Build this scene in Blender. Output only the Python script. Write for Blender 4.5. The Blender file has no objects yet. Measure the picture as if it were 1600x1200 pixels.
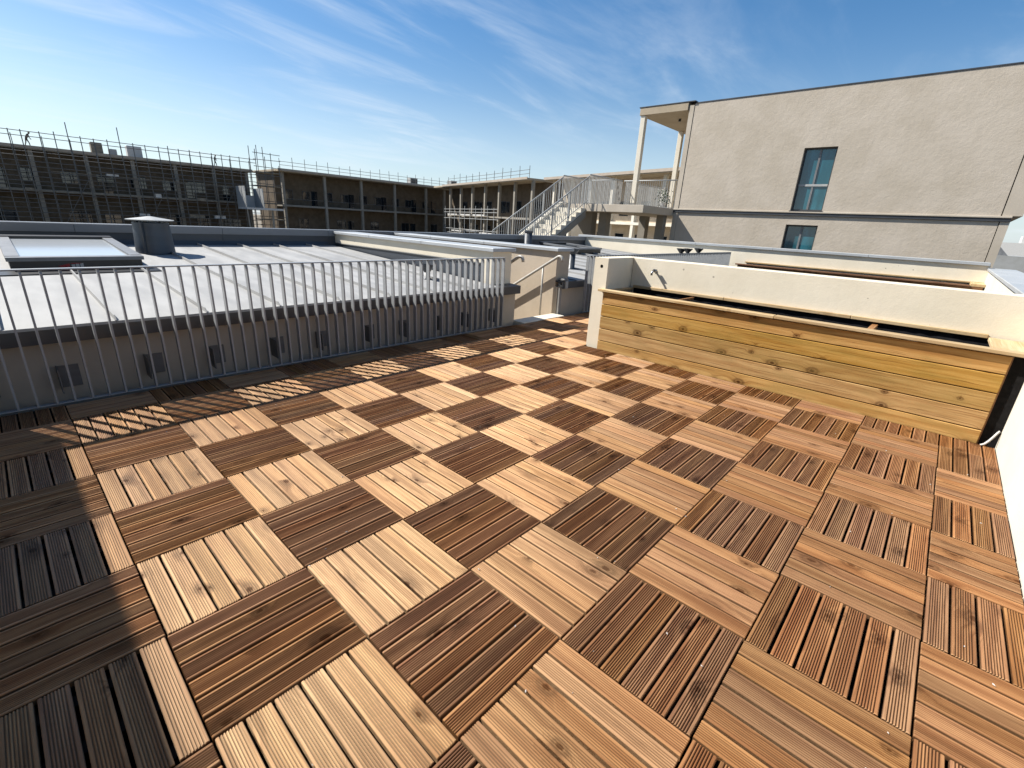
import bpy, bmesh, math, random
from mathutils import Vector, Matrix, Euler
random.seed(7)
S = bpy.context.scene
COL = S.collection

# ------------------------------------------------------------------ camera
cam_d = bpy.data.cameras.new('camera')
cam = bpy.data.objects.new('camera', cam_d)
COL.objects.link(cam)
cam.location = (1.203, -1.139, 1.450)
cam.rotation_euler = (1.2340, -0.0520, 0.7460)
cam_d.sensor_width = 36.0
cam_d.lens = 722.824 / 1600 * 36
cam_d.clip_start = 0.02
cam_d.clip_end = 5000
S.camera = cam

# ------------------------------------------------------------------ light
SUN_TRAVEL = Vector((0.90, 0.44, -1.0)).normalized()
to_sun = -SUN_TRAVEL
elev = math.asin(to_sun.z)
azim = math.atan2(to_sun.x, to_sun.y)
sun_d = bpy.data.lights.new('sun', 'SUN')
sun_d.energy = 5.0
sun_d.angle = math.radians(0.53)
sun_d.color = (1.0, 0.955, 0.88)
sun = bpy.data.objects.new('sun', sun_d)
COL.objects.link(sun)
sun.location = (-20, -10, 30)
sun.rotation_euler = SUN_TRAVEL.to_track_quat('-Z', 'Y').to_euler()

W = bpy.data.worlds.new('World')
S.world = W
W.use_nodes = True
wn, wl = W.node_tree.nodes, W.node_tree.links
wn.clear()
def wnode(t, **k):
    n = wn.new(t)
    for a, b in k.items():
        setattr(n, a, b)
    return n
sky = wnode('ShaderNodeTexSky', sky_type='NISHITA', sun_disc=False)
sky.sun_elevation = elev
sky.sun_rotation = azim
sky.altitude = 50
sky.air_density = 1.0
sky.dust_density = 0.45
sky.ozone_density = 1.5
tc = wnode('ShaderNodeTexCoord')
sep = wnode('ShaderNodeSeparateXYZ')
wl.new(tc.outputs['Generated'], sep.inputs[0])
def wmath(op, a, b=None, clamp=False):
    n = wnode('ShaderNodeMath', operation=op, use_clamp=clamp)
    for i, v in enumerate((a, b)):
        if v is None: continue
        if isinstance(v, (int, float)): n.inputs[i].default_value = v
        else: wl.new(v, n.inputs[i])
    return n.outputs[0]
zc = wmath('ADD', wmath('MAXIMUM', sep.outputs[2], 0.0), 0.12)
px = wmath('DIVIDE', sep.outputs[0], zc)
py = wmath('DIVIDE', sep.outputs[1], zc)
cmb = wnode('ShaderNodeCombineXYZ')
wl.new(px, cmb.inputs[0]); wl.new(py, cmb.inputs[1])
mp = wnode('ShaderNodeMapping')
mp.inputs['Rotation'].default_value = (0, 0, math.radians(-12))
mp.inputs['Scale'].default_value = (2.3, 0.80, 1.0)
mp.inputs['Location'].default_value = (5.1, 2.6, 0)
wl.new(cmb.outputs[0], mp.inputs[0])
n1 = wnode('ShaderNodeTexNoise')
n1.inputs['Scale'].default_value = 1.0; n1.inputs['Detail'].default_value = 7; n1.inputs['Roughness'].default_value = 0.60
n1.inputs['Distortion'].default_value = 0.55
wl.new(mp.outputs[0], n1.inputs['Vector'])
n2 = wnode('ShaderNodeTexNoise')
n2.inputs['Scale'].default_value = 0.42; n2.inputs['Detail'].default_value = 3
wl.new(cmb.outputs[0], n2.inputs['Vector'])
m1 = wnode('ShaderNodeMapRange', interpolation_type='SMOOTHSTEP')
m1.inputs['From Min'].default_value = 0.43; m1.inputs['From Max'].default_value = 0.86
wl.new(n1.outputs[0], m1.inputs[0])
m2 = wnode('ShaderNodeMapRange', interpolation_type='SMOOTHSTEP')
m2.inputs['From Min'].default_value = 0.36; m2.inputs['From Max'].default_value = 0.62
m2.inputs['To Min'].default_value = 0.15
wl.new(n2.outputs[0], m2.inputs[0])
cl = wmath('MULTIPLY', wmath('MULTIPLY', m1.outputs[0], m2.outputs[0]), 0.74)
mixc = wnode('ShaderNodeMix', data_type='RGBA')
wl.new(cl, mixc.inputs['Factor'])
hs = wnode('ShaderNodeHueSaturation')
ms = wnode('ShaderNodeMapRange', interpolation_type='SMOOTHSTEP')
for i_, q_ in enumerate((0.0, 0.34, 0.95, 1.32)): ms.inputs[i_ + 1].default_value = q_
wl.new(sep.outputs[2], ms.inputs[0])
wl.new(ms.outputs[0], hs.inputs['Saturation'])
wl.new(sky.outputs[0], hs.inputs['Color'])
mh = wnode('ShaderNodeMapRange', interpolation_type='SMOOTHSTEP')      # pale haze low over the horizon, all round
for i_, q_ in enumerate((-0.02, 0.24, 0.55, 0.0)): mh.inputs[i_ + 1].default_value = q_
wl.new(sep.outputs[2], mh.inputs[0])
hz = wnode('ShaderNodeMix', data_type='RGBA')
wl.new(mh.outputs[0], hz.inputs['Factor'])
wl.new(hs.outputs[0], hz.inputs['A'])
hz.inputs['B'].default_value = (4.6, 5.9, 7.1, 1)
wl.new(hz.outputs['Result'], mixc.inputs['A'])
mixc.inputs['B'].default_value = (6.6, 7.2, 7.8, 1)
bg = wnode('ShaderNodeBackground')
bg.inputs['Strength'].default_value = 0.071
wl.new(mixc.outputs['Result'], bg.inputs[0])
wo = wnode('ShaderNodeOutputWorld')
wl.new(bg.outputs[0], wo.inputs[0])

S.view_settings.view_transform = 'Standard'
S.view_settings.look = 'None'
S.view_settings.exposure = 0.95
S.view_settings.gamma = 1.0
S.view_settings.use_curve_mapping = False
S.render.engine = 'CYCLES'
S.cycles.max_bounces = 6
S.cycles.use_denoising = True

# ------------------------------------------------------------------ materials
ALB = 0.62   # common scale of the painted and rendered colours below (the photograph is exposed bright)
def al(c): return tuple(x * ALB for x in c)
class NT:
    """tiny node helper"""
    def __init__(self, name):
        self.m = bpy.data.materials.new(name)
        self.m.use_nodes = True
        self.t = self.m.node_tree
        self.t.nodes.clear()
        self.out = self.t.nodes.new('ShaderNodeOutputMaterial')
        self.b = self.t.nodes.new('ShaderNodeBsdfPrincipled')
        self.t.links.new(self.b.outputs[0], self.out.inputs[0])
    def n(self, t, **k):
        x = self.t.nodes.new(t)
        for a, b in k.items(): setattr(x, a, b)
        return x
    def put(self, sock, v):
        if isinstance(v, bpy.types.NodeSocket): self.t.links.new(v, sock)
        else: sock.default_value = v
    def math(self, op, a, b=0.0, clamp=False):
        x = self.n('ShaderNodeMath', operation=op, use_clamp=clamp)
        self.put(x.inputs[0], a); self.put(x.inputs[1], b)
        return x.outputs[0]
    def vmath(self, op, a, b):
        x = self.n('ShaderNodeVectorMath', operation=op)
        self.put(x.inputs[0], a); self.put(x.inputs[1], b)
        return x.outputs[0]
    def comb(self, a, b, c):
        x = self.n('ShaderNodeCombineXYZ')
        for i, v in enumerate((a, b, c)): self.put(x.inputs[i], v)
        return x.outputs[0]
    def noise(self, vec, scale=1, detail=3, rough=0.5, dist=0.0, dims='3D'):
        x = self.n('ShaderNodeTexNoise', noise_dimensions=dims)
        if vec is not None: self.put(x.inputs['Vector'], vec)
        x.inputs['Scale'].default_value = scale; x.inputs['Detail'].default_value = detail
        x.inputs['Roughness'].default_value = rough; x.inputs['Distortion'].default_value = dist
        return x.outputs[0]
    def rng(self, v, a, b, c=0.0, d=1.0, smooth=True):
        x = self.n('ShaderNodeMapRange', interpolation_type='SMOOTHSTEP' if smooth else 'LINEAR')
        self.put(x.inputs[0], v)
        for i, q in enumerate((a, b, c, d)): x.inputs[i + 1].default_value = q
        return x.outputs[0]
    def mix(self, f, a, b, blend='MIX'):
        x = self.n('ShaderNodeMix', data_type='RGBA', blend_type=blend)
        self.put(x.inputs['Factor'], f)
        self.put(x.inputs['A'], a if isinstance(a, bpy.types.NodeSocket) else (*a, 1))
        self.put(x.inputs['B'], b if isinstance(b, bpy.types.NodeSocket) else (*b, 1))
        return x.outputs['Result']
    def obj(self):
        return self.n('ShaderNodeTexCoord').outputs['Object']
    def bump(self, h, strength=0.3, dist=0.01):
        x = self.n('ShaderNodeBump')
        x.inputs['Strength'].default_value = strength; x.inputs['Distance'].default_value = dist
        self.put(x.inputs['Height'], h)
        self.t.links.new(x.outputs[0], self.b.inputs['Normal'])
    def fin(self, color, rough=0.6, metal=0.0, spec=0.5):
        self.put(self.b.inputs['Base Color'], color if isinstance(color, bpy.types.NodeSocket) else (*color, 1))
        self.put(self.b.inputs['Roughness'], rough)
        self.b.inputs['Metallic'].default_value = metal
        self.b.inputs['Specular IOR Level'].default_value = spec
        return self.m

def mat_wood(name, pale, mid, dark, knotc, knots=1.0, vary=0.35, rough=0.62, green=None, bumpk=0.25, spec=0.35, many=0.45, ior=1.5, grooves=False, grainstr=0.62):
    pale, mid, dark, knotc = al(pale), al(mid), al(dark), al(knotc)
    green = al(green) if green else None
    k = NT(name)
    at = k.n('ShaderNodeAttribute', attribute_name='pc').outputs['Vector']
    pr = k.n('ShaderNodeAttribute', attribute_name='pr').outputs['Fac']
    oi = k.n('ShaderNodeObjectInfo').outputs['Random']
    r = k.math('FRACT', k.math('ADD', oi, pr))
    r2 = k.math('FRACT', k.math('MULTIPLY', r, 17.31))
    r3 = k.math('FRACT', k.math('MULTIPLY', r, 71.77))
    off = k.comb(k.math('MULTIPLY', r, 43.0), k.math('MULTIPLY', r2, 37.0), k.math('MULTIPLY', r3, 29.0))
    v = k.vmath('ADD', at, off)
    # knots
    kv = k.vmath('MULTIPLY', v, (3.0, 4.6, 0.0))
    vo = k.n('ShaderNodeTexVoronoi', voronoi_dimensions='2D', feature='F1')
    k.put(vo.inputs['Vector'], kv); vo.inputs['Scale'].default_value = 1.0
    d = vo.outputs['Distance']
    wob = k.noise(k.vmath('MULTIPLY', v, (60, 60, 60)), 1, 2)
    dd = k.math('ADD', d, k.math('MULTIPLY', k.math('SUBTRACT', wob, 0.5), 0.05))
    vc = k.n('ShaderNodeSeparateColor'); k.put(vc.inputs[0], vo.outputs['Color'])
    has = k.rng(vc.outputs[0], many, many + 0.1, 0.0, 1.0)
    dd = k.math('DIVIDE', dd, k.math('ADD', 0.45, k.math('MULTIPLY', vc.outputs[1], 0.85)))
    core = k.math('MULTIPLY', has, k.rng(dd, 0.030, 0.072, 1.0, 0.0))
    ring = k.math('MULTIPLY', has, k.math('MULTIPLY', k.rng(dd, 0.04, 0.10), k.rng(dd, 0.10, 0.17, 1.0, 0.0)))
    halo = k.math('MULTIPLY', has, k.rng(dd, 0.06, 0.34, 1.0, 0.0))
    # grain, bent round the knots
    sx = k.n('ShaderNodeSeparateXYZ'); k.put(sx.inputs[0], v)
    bend = k.math('MULTIPLY', halo, 0.030)
    slow = k.math('MULTIPLY', k.math('SUBTRACT', k.noise(k.vmath('MULTIPLY', v, (5.0, 14.0, 5.0)), 1, 2), 0.5), 0.02)
    yy = k.math('ADD', k.math('ADD', sx.outputs[1], bend), slow)
    gv = k.comb(k.math('MULTIPLY', sx.outputs[0], 2.2), k.math('MULTIPLY', yy, 95.0), k.math('MULTIPLY', sx.outputs[2], 40.0))
    g = k.noise(gv, 1.0, 4, 0.62)
    gv2 = k.comb(k.math('MULTIPLY', sx.outputs[0], 1.4), k.math('MULTIPLY', yy, 26.0), k.math('MULTIPLY', sx.outputs[2], 12.0))
    g2 = k.noise(gv2, 1.0, 3, 0.5)
    blot = k.noise(k.vmath('MULTIPLY', v, (7.0, 16.0, 10.0)), 1, 4, 0.6)
    c = k.mix(k.rng(g2, 0.34, 0.66), pale, mid)
    c = k.mix(k.math('MULTIPLY', k.rng(g, 0.50, 0.70), grainstr), c, dark)
    c = k.mix(k.math('MULTIPLY', k.rng(blot, 0.52, 0.74), 0.45), c, mid)
    c = k.mix(k.math('MULTIPLY', halo, 0.26 * knots), c, dark)
    c = k.mix(k.math('MULTIPLY', core, 0.70 * knots), c, knotc)
    c = k.mix(k.math('MULTIPLY', ring, 0.45 * knots), c, knotc)
    if green:
        c = k.mix(k.math('MULTIPLY', k.rng(k.noise(k.vmath('MULTIPLY', v, (3.0, 12.0, 3.0)), 1, 2), 0.45, 0.7), 0.5), c, green)
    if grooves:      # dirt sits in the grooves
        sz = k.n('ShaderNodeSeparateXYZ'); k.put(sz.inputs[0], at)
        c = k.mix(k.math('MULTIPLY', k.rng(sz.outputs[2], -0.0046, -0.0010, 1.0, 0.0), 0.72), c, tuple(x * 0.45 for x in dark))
    hsv = k.n('ShaderNodeHueSaturation')
    k.put(hsv.inputs['Hue'], k.math('ADD', 0.496, k.math('MULTIPLY', r3, 0.008)))
    k.put(hsv.inputs['Saturation'], k.math('ADD', 0.92, k.math('MULTIPLY', r2, 0.16)))
    k.put(hsv.inputs['Value'], k.math('ADD', 1.0 - vary / 2, k.math('MULTIPLY', r, vary)))
    k.put(hsv.inputs['Color'], c)
    k.bump(k.math('ADD', g, k.math('MULTIPLY', core, -0.6)), bumpk, 0.002)
    # wood fibres: sheen is wide across the grain and narrow along it
    tg = k.n('ShaderNodeAttribute', attribute_name='tg').outputs['Vector']
    vt = k.n('ShaderNodeVectorTransform', vector_type='VECTOR', convert_from='OBJECT', convert_to='WORLD')
    k.put(vt.inputs[0], tg)
    k.t.links.new(vt.outputs[0], k.b.inputs['Tangent'])
    k.b.inputs['IOR'].default_value = ior
    k.b.inputs['Anisotropic'].default_value = 0.8
    k.b.inputs['Specular Tint'].default_value = (1.0, 0.70, 0.40, 1)
    m = k.fin(hsv.outputs[0], k.rng(g, 0.3, 0.7, rough - 0.08, rough + 0.08), 0, spec)
    sh = k.math('MULTIPLY', k.rng(g2, 0.3, 0.7, 1.15, 0.75), k.math('SUBTRACT', 1.0, k.math('ADD', k.math('MULTIPLY', core, 0.5), k.math('MULTIPLY', halo, 0.35))))
    k.put(k.b.inputs['Specular IOR Level'], k.math('MULTIPLY', sh, spec))
    return m

def mat_render(name, col, grain=90, bumpk=0.25, stain=0.12, pits=False, spec=0.2, coarse=0.0):
    col = al(col)
    k = NT(name)
    o = k.n('ShaderNodeNewGeometry').outputs['Position']
    a = k.noise(o, 1.1, 5, 0.6)
    s = k.noise(k.vmath('MULTIPLY', o, (9, 9, 1.0)), 1.0, 4, 0.6)
    f = k.noise(o, grain, 3, 0.6)
    f2 = k.noise(o, grain / 6, 4, 0.6)
    dk = tuple(x * (1 - stain) * y for x, y in zip(col, (0.97, 0.96, 0.93)))
    lt = tuple(min(1, x * (1 + stain * 0.35)) for x in col)
    c = k.mix(k.rng(a, 0.3, 0.7), dk, lt)
    c = k.mix(k.math('MULTIPLY', k.rng(s, 0.5, 0.8), stain * 2.2), c, tuple(x * 0.72 for x in col))
    c = k.mix(k.math('MULTIPLY', k.rng(f2, 0.45, 0.75), stain * 1.4), c, tuple(x * 0.8 for x in col))
    h = k.math('ADD', f, k.math('MULTIPLY', f2, 1.6))
    if pits:
        vo = k.n('ShaderNodeTexVoronoi', feature='F1')
        k.put(vo.inputs['Vector'], o); vo.inputs['Scale'].default_value = 8.0
        rr = k.n('ShaderNodeSeparateColor'); k.put(rr.inputs[0], vo.outputs['Color'])
        rad = k.math('MULTIPLY', k.rng(rr.outputs[0], 0.35, 1.0, 0.0, 1.0), 0.105)
        p = k.math('LESS_THAN', vo.outputs['Distance'], rad)
        c = k.mix(k.math('MULTIPLY', p, 0.7), c, tuple(x * 0.35 for x in col))
        h = k.math('ADD', h, k.math('MULTIPLY', p, -3.0))
    if coarse:
        big = k.noise(o, 7.0, 6, 0.66, 0.2)
        h = k.math('ADD', k.math('MULTIPLY', h, 0.12), k.math('MULTIPLY', big, 2.0))
        k.bump(h, bumpk, coarse)
    else:
        k.bump(h, bumpk, 0.004)
    return k.fin(c, 0.88, 0, spec)

def mat_metal(name, col, rough=0.45, metal=0.0, streak=0.12, spec=0.5, scale=(3, 3, 14), dents=0.0):
    col = al(col)
    k = NT(name)
    o = k.n('ShaderNodeNewGeometry').outputs['Position']
    a = k.noise(k.vmath('MULTIPLY', o, scale), 1.0, 5, 0.6)
    b = k.noise(o, 2.0, 3, 0.5)
    c = k.mix(k.rng(a, 0.3, 0.72), tuple(x * (1 - streak) for x in col), tuple(min(1, x * (1 + streak)) for x in col))
    c = k.mix(k.math('MULTIPLY', k.rng(b, 0.4, 0.7), streak), c, tuple(x * 0.7 for x in col))
    if dents: k.bump(k.math('ADD', b, k.math('MULTIPLY', a, 0.3)), dents, 0.03)
    return k.fin(c, k.rng(a, 0.3, 0.7, rough - 0.08, rough + 0.1), metal, spec)

def mat_plain(name, col, rough=0.7, spec=0.3, var=0.15, scale=6.0):
    col = al(col)
    k = NT(name)
    o = k.n('ShaderNodeNewGeometry').outputs['Position']
    a = k.noise(o, scale, 4, 0.6)
    return k.fin(k.mix(k.rng(a, 0.3, 0.7), tuple(x * (1 - var) for x in col), tuple(min(1, x * (1 + var)) for x in col)), rough, 0, spec)

def mat_glass(name, col, rough=0.04):
    k = NT(name)
    o = k.n('ShaderNodeNewGeometry').outputs['Position']
    a = k.noise(k.vmath('MULTIPLY', o, (3.0, 3.0, 0.7)), 1.0, 3, 0.5)
    k.bump(k.noise(o, 1.2, 2), 0.04, 0.02)
    return k.fin(k.mix(k.rng(a, 0.35, 0.65), tuple(x * 0.55 for x in col), col), rough, 0, 0.9)

M = {}
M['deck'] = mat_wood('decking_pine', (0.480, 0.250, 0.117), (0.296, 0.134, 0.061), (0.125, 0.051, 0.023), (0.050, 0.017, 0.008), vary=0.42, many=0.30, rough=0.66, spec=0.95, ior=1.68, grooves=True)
M['batten'] = mat_plain('deck_support', (0.014, 0.010, 0.008), 0.9)
M['planterwood'] = mat_wood('planter_pine', (0.70, 0.430, 0.155), (0.52, 0.285, 0.088), (0.27, 0.122, 0.036), (0.075, 0.028, 0.009), knots=1.3, vary=0.34, green=(0.44, 0.285, 0.090), grainstr=0.85, many=0.22, spec=0.2)
M['rimwood'] = mat_wood('rim_pine', (0.74, 0.56, 0.33), (0.62, 0.43, 0.22), (0.42, 0.26, 0.11), (0.25, 0.13, 0.05), knots=0.5, vary=0.15)
M['brownwood'] = mat_wood('weathered_board', (0.33, 0.17, 0.09), (0.22, 0.105, 0.055), (0.12, 0.05, 0.028), (0.06, 0.03, 0.02), knots=0.5, vary=0.3)
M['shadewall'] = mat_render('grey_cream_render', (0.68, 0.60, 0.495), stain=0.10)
M['cream'] = mat_render('cream_render', (1.10, 1.0, 0.81), stain=0.06, pits=True)
M['creamwhite'] = mat_render('pale_cream_render', (1.02, 0.95, 0.81), stain=0.05)
M['sand'] = mat_render('sand_render', (0.76, 0.64, 0.50), stain=0.10)
M['stucco'] = mat_render('grey_beige_stucco', (0.70, 0.615, 0.51), grain=22, bumpk=0.25, stain=0.075, coarse=0.02)
M['stuccotrim'] = mat_render('stucco_trim', (0.69, 0.61, 0.505), grain=40, stain=0.08)
M['zinc'] = mat_metal('zinc_sheet', (0.475, 0.475, 0.467), 0.70, 0.0, 0.15, 0.3, (1.2, 5, 5), dents=0.05)
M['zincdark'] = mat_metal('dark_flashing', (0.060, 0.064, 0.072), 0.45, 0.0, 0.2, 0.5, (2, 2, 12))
M['zincblue'] = mat_metal('blue_grey_flashing', (0.066, 0.080, 0.100), 0.42, 0.0, 0.15, 0.5, (2, 2, 12), dents=0.15)
M['coping'] = mat_metal('coping_sheet', (0.55, 0.575, 0.59), 0.42, 0.0, 0.06, 0.5, (2, 2, 10))
M['copingblue'] = mat_metal('parapet_capping', (0.27, 0.29, 0.315), 0.45, 0.0, 0.10, 0.5, (2, 2, 10), dents=0.1)
M['copingside'] = mat_metal('coping_edge', (0.36, 0.355, 0.345), 0.5, 0.0, 0.06)
M['rail'] = mat_metal('grey_painted_steel', (0.42, 0.435, 0.445), 0.42, 0.0, 0.06, 0.5)
M['raillight'] = mat_metal('pale_galvanised_steel', (0.52, 0.53, 0.52), 0.5, 0.0, 0.08, 0.4)
M['pipe'] = mat_metal('handrail_paint', (0.58, 0.55, 0.49), 0.4, 0.0, 0.06, 0.5)
M['bracket'] = mat_metal('bracket_steel', (0.20, 0.205, 0.21), 0.5, 0.0, 0.15)
M['steel'] = mat_metal('chrome_tap', (0.55, 0.55, 0.55), 0.25, 1.0, 0.1)
M['black'] = mat_plain('black_membrane', (0.016, 0.015, 0.015), 0.9, 0.08, 0.3, 30)
M['blackpaint'] = mat_plain('black_paint', (0.022, 0.024, 0.027), 0.4, 0.5)
M['soil'] = mat_plain('planter_liner', (0.016, 0.016, 0.018), 1.0, 0.03, 0.4, 14)
M['sheet'] = mat_plain('white_felt', (0.70, 0.68, 0.65), 0.8, 0.2, 0.08, 30)
M['skyglass'] = mat_plain('skylight_blind_glass', (0.66, 0.70, 0.73), 0.12, 0.6, 0.03, 2)
M['teal'] = mat_glass('teal_glass', (0.022, 0.125, 0.165), 0.05)
M['darkglass'] = mat_glass('dark_glass', (0.012, 0.018, 0.024), 0.06)
M['frame'] = mat_plain('anthracite_frame', (0.060, 0.062, 0.066), 0.45, 0.5)
M['framegrey'] = mat_plain('grey_frame', (0.24, 0.245, 0.25), 0.45, 0.5)
M['white'] = mat_plain('white_paint', (0.76, 0.75, 0.72), 0.6, 0.3, 0.06)
M['concrete'] = mat_render('pale_concrete', (0.42, 0.385, 0.33), grain=30, stain=0.12)
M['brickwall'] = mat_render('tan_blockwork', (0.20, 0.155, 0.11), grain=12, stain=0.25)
M['soffit'] = mat_render('tan_soffit', (0.58, 0.485, 0.36), grain=20, stain=0.08)
M['roofpale'] = mat_render('pale_roof_edge', (0.58, 0.50, 0.42), grain=20, stain=0.1)
M['scaf'] = mat_metal('scaffold_tube', (0.20, 0.195, 0.185), 0.5, 0.3, 0.15)
M['scafboard'] = mat_plain('scaffold_board', (0.33, 0.29, 0.23), 0.8, 0.2, 0.25, 3)
M['cloth'] = mat_plain('dark_work_clothes', (0.035, 0.035, 0.045), 0.9, 0.1)
M['clothgrey'] = mat_plain('grey_work_clothes', (0.16, 0.14, 0.12), 0.9, 0.1)
M['skin'] = mat_plain('skin', (0.32, 0.19, 0.13), 0.6)
M['helmet'] = mat_plain('hard_hat', (0.50, 0.44, 0.30), 0.4)
M['red'] = mat_plain('red_print', (0.42, 0.03, 0.03), 0.5)
M['ground'] = mat_render('earth_ground', (0.30, 0.255, 0.19), grain=3, stain=0.25)
M['membrane'] = mat_render('grey_roof_membrane', (0.46, 0.47, 0.465), grain=30, stain=0.1)
M['leaf'] = mat_plain('plant_leaf', (0.06, 0.11, 0.05), 0.7)

# ------------------------------------------------------------------ mesh helpers
def tag(o, label=None, cat=None, group=None, kind=None):
    for a, b in (('label', label), ('category', cat), ('group', group), ('kind', kind)):
        if b: o[a] = b
    return o

def thing(name, label, cat, loc=(0, 0, 0), rotz=0.0, group=None, kind=None):
    o = bpy.data.objects.new(name, None)
    o.empty_display_size = 0.2
    COL.objects.link(o)
    o.location = loc
    o.rotation_euler = (0, 0, rotz)
    return tag(o, label, cat, group, kind)

def root_of(o):
    while o.parent: o = o.parent
    return o

def mesh_of(name, bm, mats, smooth=False):
    me = bpy.data.meshes.new(name)
    bm.normal_update()
    bm.to_mesh(me)
    bm.free()
    for m in (mats if isinstance(mats, (list, tuple)) else [mats]):
        me.materials.append(M[m] if isinstance(m, str) else m)
    if smooth:
        for p in me.polygons: p.use_smooth = True
    return me

def add_pc(me, axis=0, rnd=0.0):
    """plank coordinates: x along the grain"""
    a = me.attributes.new('pc', 'FLOAT_VECTOR', 'POINT')
    me.attributes.new('pr', 'FLOAT', 'POINT')
    me.attributes.new('tg', 'FLOAT_VECTOR', 'POINT')
    a, b, t = me.attributes['pc'], me.attributes['pr'], me.attributes['tg']
    cross = {0: (0, 1, 0), 1: (1, 0, 0), 2: (1, 0, 0), 3: (0, 0, 1)}[axis]
    for i, v in enumerate(me.vertices):
        c = v.co
        a.data[i].vector = (c.x, c.y, c.z) if axis == 0 else ((c.y, c.x, c.z) if axis == 1 else ((c.z, c.x, c.y) if axis == 2 else (c.x, c.z, c.y)))
        b.data[i].value = rnd
        t.data[i].vector = cross
    return me

def link(name, me, parent=None, loc=(0, 0, 0), rot=(0, 0, 0), world=True):
    """loc is world space unless world=False (then the parent's own frame)"""
    o = bpy.data.objects.new(name, me)
    COL.objects.link(o)
    if parent is not None:
        o.parent = parent
        if world:
            r = root_of(parent)
            base = Vector(r.location)
            p = parent
            while p.parent:
                base = base + Vector(p.location); p = p.parent
            loc = Vector(loc) - base
        else:
            p = parent
            while p.parent:
                loc = Vector(loc) - Vector(p.location); p = p.parent
    o.location = loc
    o.rotation_euler = rot
    return o

def centre(bm):
    cs = [v.co for v in bm.verts]
    c = Vector([(min(q[i] for q in cs) + max(q[i] for q in cs)) / 2 for i in range(3)])
    c.z = min(q.z for q in cs)
    for v in bm.verts: v.co -= c
    return c

def part(name, bm, mat, parent=None, world=True, smooth=False, pc=None):
    """mesh made of the bmesh, its origin at the piece's base centre"""
    c = centre(bm)
    me = mesh_of(name, bm, mat, smooth)
    if pc is not None: add_pc(me, pc)
    return link(name, me, parent, c, world=world)

def box(bm, x0, x1, y0, y1, z0, z1, bev=0.0, mi=0):
    r = bmesh.ops.create_cube(bm, size=1.0)
    vs = r['verts']
    for v in vs:
        v.co = Vector((x0 + (v.co.x + .5) * (x1 - x0), y0 + (v.co.y + .5) * (y1 - y0), z0 + (v.co.z + .5) * (z1 - z0)))
    fs = {f for v in vs for f in v.link_faces}
    for f in fs: f.material_index = mi
    if bev:
        es = list({e for v in vs for e in v.link_edges})
        bmesh.ops.bevel(bm, geom=es, offset=bev, segments=1, profile=0.5, affect='EDGES')
    return bm

def bx(x0, x1, y0, y1, z0, z1, bev=0.0):
    return box(bmesh.new(), x0, x1, y0, y1, z0, z1, bev)

def bar(bm, a, b, r, seg=8, r2=None):
    """round bar from a to b"""
    a, b = Vector(a), Vector(b)
    d = b - a
    q = d.to_track_quat('Z', 'Y').to_matrix().to_4x4()
    bmesh.ops.create_cone(bm, cap_ends=True, segments=seg, radius1=r, radius2=r if r2 is None else r2, depth=d.length,
                          matrix=Matrix.Translation((a + b) / 2) @ q)
    return bm

def tube(bm, pts, r, seg=10):
    """round tube along a polyline, one surface"""
    pts = [Vector(p) for p in pts]
    rings = []
    for i, p in enumerate(pts):
        d = (pts[min(i + 1, len(pts) - 1)] - pts[max(i - 1, 0)]).normalized()
        q = d.to_track_quat('Z', 'Y')
        rings.append([bm.verts.new(p + q @ Vector((r * math.cos(2 * math.pi * k / seg), r * math.sin(2 * math.pi * k / seg), 0))) for k in range(seg)])
    for a, b in zip(rings, rings[1:]):
        for k in range(seg):
            bm.faces.new((a[k], a[(k + 1) % seg], b[(k + 1) % seg], b[k]))
    bm.faces.new(rings[0][::-1]); bm.faces.new(rings[-1])
    return bm

def lathe(bm, prof, c, seg=24, sy=1.0):
    rings = []
    for r, z in prof:
        rings.append([bm.verts.new((c[0] + r * math.cos(2 * math.pi * k / seg), c[1] + sy * r * math.sin(2 * math.pi * k / seg), c[2] + z)) for k in range(seg)])
    for a, b in zip(rings, rings[1:]):
        for k in range(seg):
            bm.faces.new((a[k], a[(k + 1) % seg], b[(k + 1) % seg], b[k]))
    bm.faces.new(rings[0][::-1]); bm.faces.new(rings[-1])
    return bm

def prism(bm, poly, axis, a, b):
    """extrude a closed 2D polygon along an axis from a to b (axis 0: poly is (y,z), 1: (x,z), 2: (x,y))"""
    def P(p, t):
        return {0: (t, p[0], p[1]), 1: (p[0], t, p[1]), 2: (p[0], p[1], t)}[axis]
    A = [bm.verts.new(P(p, a)) for p in poly]
    B = [bm.verts.new(P(p, b)) for p in poly]
    n = len(poly)
    bm.faces.new(A); bm.faces.new(B[::-1])
    for i in range(n):
        bm.faces.new((A[i], B[i], B[(i + 1) % n], A[(i + 1) % n]))
    bmesh.ops.recalc_face_normals(bm, faces=bm.faces[:])
    return bm

# ------------------------------------------------------------------ ground
g = part('ground', bx(-900, 900, -900, 900, -9.2, -9.0), 'ground'); tag(g, kind='structure')

# ------------------------------------------------------------------ terrace deck
DX0, DX1 = -3.36, 1.822      # railing line, right-hand wall
DY1 = 3.80                   # planter front
slab = part('terrace_deck', bx(-3.548, 1.828, -2.39, 13.0, -9.0, -0.072), 'black')
tag(slab, kind='structure')

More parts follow.
